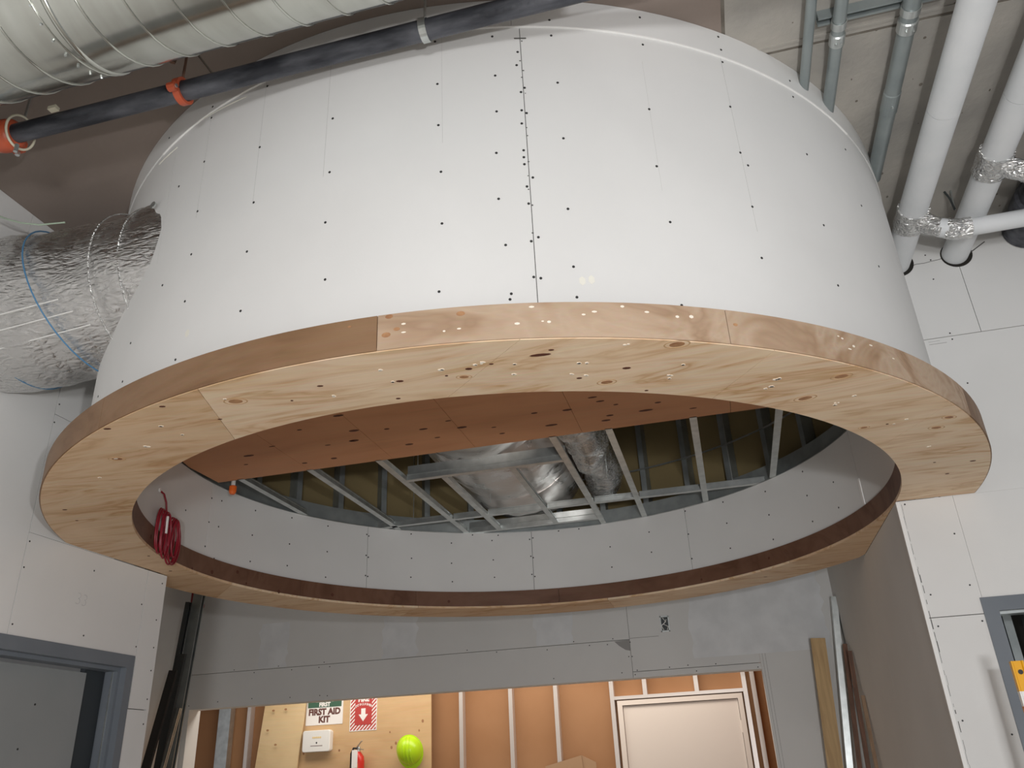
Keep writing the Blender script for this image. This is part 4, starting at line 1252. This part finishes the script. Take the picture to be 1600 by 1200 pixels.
def rbox(name, x0, x1, y0, y1, z0, z1, r, m_, parent, axis='y', taper=0.0):
    """box with rounded corners in x-z, drawn in towards y0"""
    prof = []
    for cx_, cz_, a0 in ((x1 - r, z1 - r, 0), (x0 + r, z1 - r, 90), (x0 + r, z0 + r, 180), (x1 - r, z0 + r, 270)):
        for k in range(5):
            a = rad(a0 + 90 * k / 4)
            prof.append((cx_ + r * cos(a), cz_ + r * sin(a)))
    n = len(prof)
    mx, mz = (x0 + x1) / 2, (z0 + z1) / 2
    lay = [(y1, 1.0), (y0 + 0.012, 1.0 - taper), (y0 + 0.003, 0.985 - taper), (y0, 0.95 - taper)]
    vs = [(mx + (x - mx) * s, y, mz + (z - mz) * s) for y, s in lay for x, z in prof]
    fs = [(i * n + k, i * n + (k + 1) % n, (i + 1) * n + (k + 1) % n, (i + 1) * n + k) for i in range(len(lay) - 1) for k in range(n)]
    fs += [tuple(range(n))[::-1], tuple(range(3 * n, 4 * n))]
    return me(name, vs, fs, m_, parent)


kit = root('first_aid_box', (-4.43, YP, 1.94), 'white plastic first aid box mounted below its sign', 'first aid box')
rbox('box_lid', -4.60, -4.275, YP - 0.085, YP - 0.035, 1.835, 2.05, 0.022, 'white_plastic', kit)
rbox('box_back', -4.595, -4.28, YP - 0.034, YP - 0.001, 1.84, 2.045, 0.022, 'white_plastic', kit)
mat('faded_gold', (0.85, 0.66, 0.36), 0.5)
text_mesh('gold_print', '\u2022\u2022\u2022\u2022\u2022', 0.06, (-4.43, YP - 0.0858, 1.975), X3, Z3, 'faded_gold', kit, 0.003)
box('small_print', -4.50, -4.36, YP - 0.0862, YP - 0.0852, 1.893, 1.898, 'sign_brown', kit)
MB().disc((-4.43, YP - 0.085, 1.925), (0, -1, 0), 0.009, 8, 0.001).build('latch_mark', 'black_rubber', kit)

ex = root('fire_extinguisher', (-3.93, YP - 0.09, 1.2), 'red fire extinguisher with a white label hanging below the striped sign', 'extinguisher')
EX, EY = -3.935, YP - 0.085
MB().tube([(EX, EY, 1.20), (EX, EY, 1.215), (EX, EY, 1.72), (EX, EY, 1.765), (EX, EY, 1.80), (EX, EY, 1.815)], [0.055, 0.062, 0.062, 0.055, 0.032, 0.018], 28).build('cylinder_body', 'fire_red', ex, smooth=True)
MB().tube([(EX, EY, 1.81), (EX, EY, 1.86)], 0.017, 14).build('valve', 'galvanized', ex)
MB().extrude(RECT(0.02, 0.007), (EX - 0.02, EY, 1.858), (EX + 0.055, EY - 0.05, 1.915), (0, 1, 0)).build('top_lever', 'galvanized', ex)
MB().extrude(RECT(0.02, 0.007), (EX - 0.01, EY, 1.845), (EX + 0.07, EY - 0.05, 1.83), (0, 1, 0)).build('carry_handle', 'galvanized', ex)
MB().tube([(EX - 0.015, EY, 1.845), (EX - 0.06, EY, 1.85), (EX - 0.085, EY, 1.80), (EX - 0.085, EY, 1.5), (EX - 0.075, EY, 1.35)], 0.011, 10).build('hose', 'black_rubber', ex, smooth=True)
lbm = MB()
vs = []
for i in range(11):
    a = rad(190 + 7.5 * i)
    for zz in (1.48, 1.76):
        vs.append((EX + 0.0635 * cos(a), EY + 0.0635 * sin(a), zz))
lbm.add(vs, [(2 * i, 2 * i + 2, 2 * i + 3, 2 * i + 1) for i in range(10)])
lbm.build('white_label', 'sign_white', ex)
vs = []
for i in range(5):
    a = rad(267 + 5 * i)
    for zz in (1.45, 1.70):
        vs.append((EX + 0.0638 * cos(a), EY + 0.0638 * sin(a), zz))
MB().add(vs, [(2 * i, 2 * i + 2, 2 * i + 3, 2 * i + 1) for i in range(4)]).build('yellow_label', 'yellow_label', ex)
box('inspection_tag', EX - 0.045, EX + 0.02, EY - 0.072, EY - 0.070, 1.66, 1.83, 'sign_white', ex)

# hard hat hung on the board, crown towards the camera
hh = root('hard_hat', (-3.36, YP - 0.06, 1.80), 'lime yellow hard hat hung on the plywood backboard', 'hard hat')
HC = Vector((-3.365, YP - 0.075, 1.80))
ax = Vector((0.12, -0.95, -0.28)).normalized()      # crown direction
sd_ = Vector((1, 0, 0.1))
sd_ = (sd_ - ax * sd_.dot(ax)).normalized()
fw = ax.cross(sd_)
vs = []
NR, NA = 9, 32
for i in range(NR + 1):
    th = rad(90 * i / NR)
    for k in range(NA):
        q = 2 * pi * k / NA
        rr = sin(th) if i else 0.001
        dd = HC + sd_ * cos(q) * 0.132 * rr + fw * sin(q) * 0.145 * rr + ax * 0.135 * cos(th)
        vs.append(dd)
fs = [(i * NA + k, i * NA + (k + 1) % NA, (i + 1) * NA + (k + 1) % NA, (i + 1) * NA + k) for i in range(NR) for k in range(NA)]
me('hat_shell', vs, fs, 'lime', hh, smooth=True)
rm = MB()
vs = []
for k in range(NA):
    q = 2 * pi * k / NA
    e_ = 1.07 + (0.22 * max(0, -sin(q)) ** 2)
    for f_, h_ in ((0.98, 0.0), (e_, -0.006), (e_, 0.0), (0.98, 0.006)):
        vs.append(HC + sd_ * cos(q) * 0.132 * f_ + fw * sin(q) * 0.145 * f_ + ax * h_)
rm.add(vs, [(k * 4 + j, k * 4 + (j + 1) % 4, ((k + 1) % NA) * 4 + (j + 1) % 4, ((k + 1) % NA) * 4 + j) for k in range(NA) for j in range(4)])
rm.build('brim', 'lime', hh, smooth=False)
for s in (-0.25, 0, 0.25):
    pts = []
    for i in range(15):
        th = rad(-75 + 150 * i / 14)
        d_ = sd_ * s * 0.132 + (fw * sin(th) * 0.145 + ax * cos(th) * 0.135) * math.sqrt(1 - s * s) * 1.01
        pts.append(HC + d_)
    MB().tube(pts, 0.006 if s == 0 else 0.004, 6).build('crown_ridge', 'lime', hh, smooth=True)

cbx = root('cardboard_sheet', (-1.75, YF - 0.2, 1.2), 'folded brown cardboard sheet standing in front of the far room studs', 'cardboard')
MB().extrude([(-1.95, 1.0), (-1.50, 1.0), (-1.56, 1.668), (-1.93, 1.585)], (0, YF - 0.18, 0), (0, YF - 0.172, 0), X3, Z3).build('front_sheet', 'cardboard', cbx)
MB().extrude([(-1.56, 1.0), (-1.40, 1.0), (-1.42, 1.60), (-1.56, 1.668)], (0, YF - 0.17, 0), (0, YF - 0.160, 0), X3, Z3).build('side_flap', 'cardboard', cbx)

st_ = MB().tube([(-2.93, 2.32, 3.935), (-2.84, 2.32, 3.885), (-2.76, 2.325, 3.850), (-2.668, 2.335, 3.826), (-2.55, 2.35, 3.822)], 0.004, 6).build('green_string', 'string_green', smooth=True)
tag(st_, 'thin pale green string draped over the top of the foil-wrapped duct', 'string')
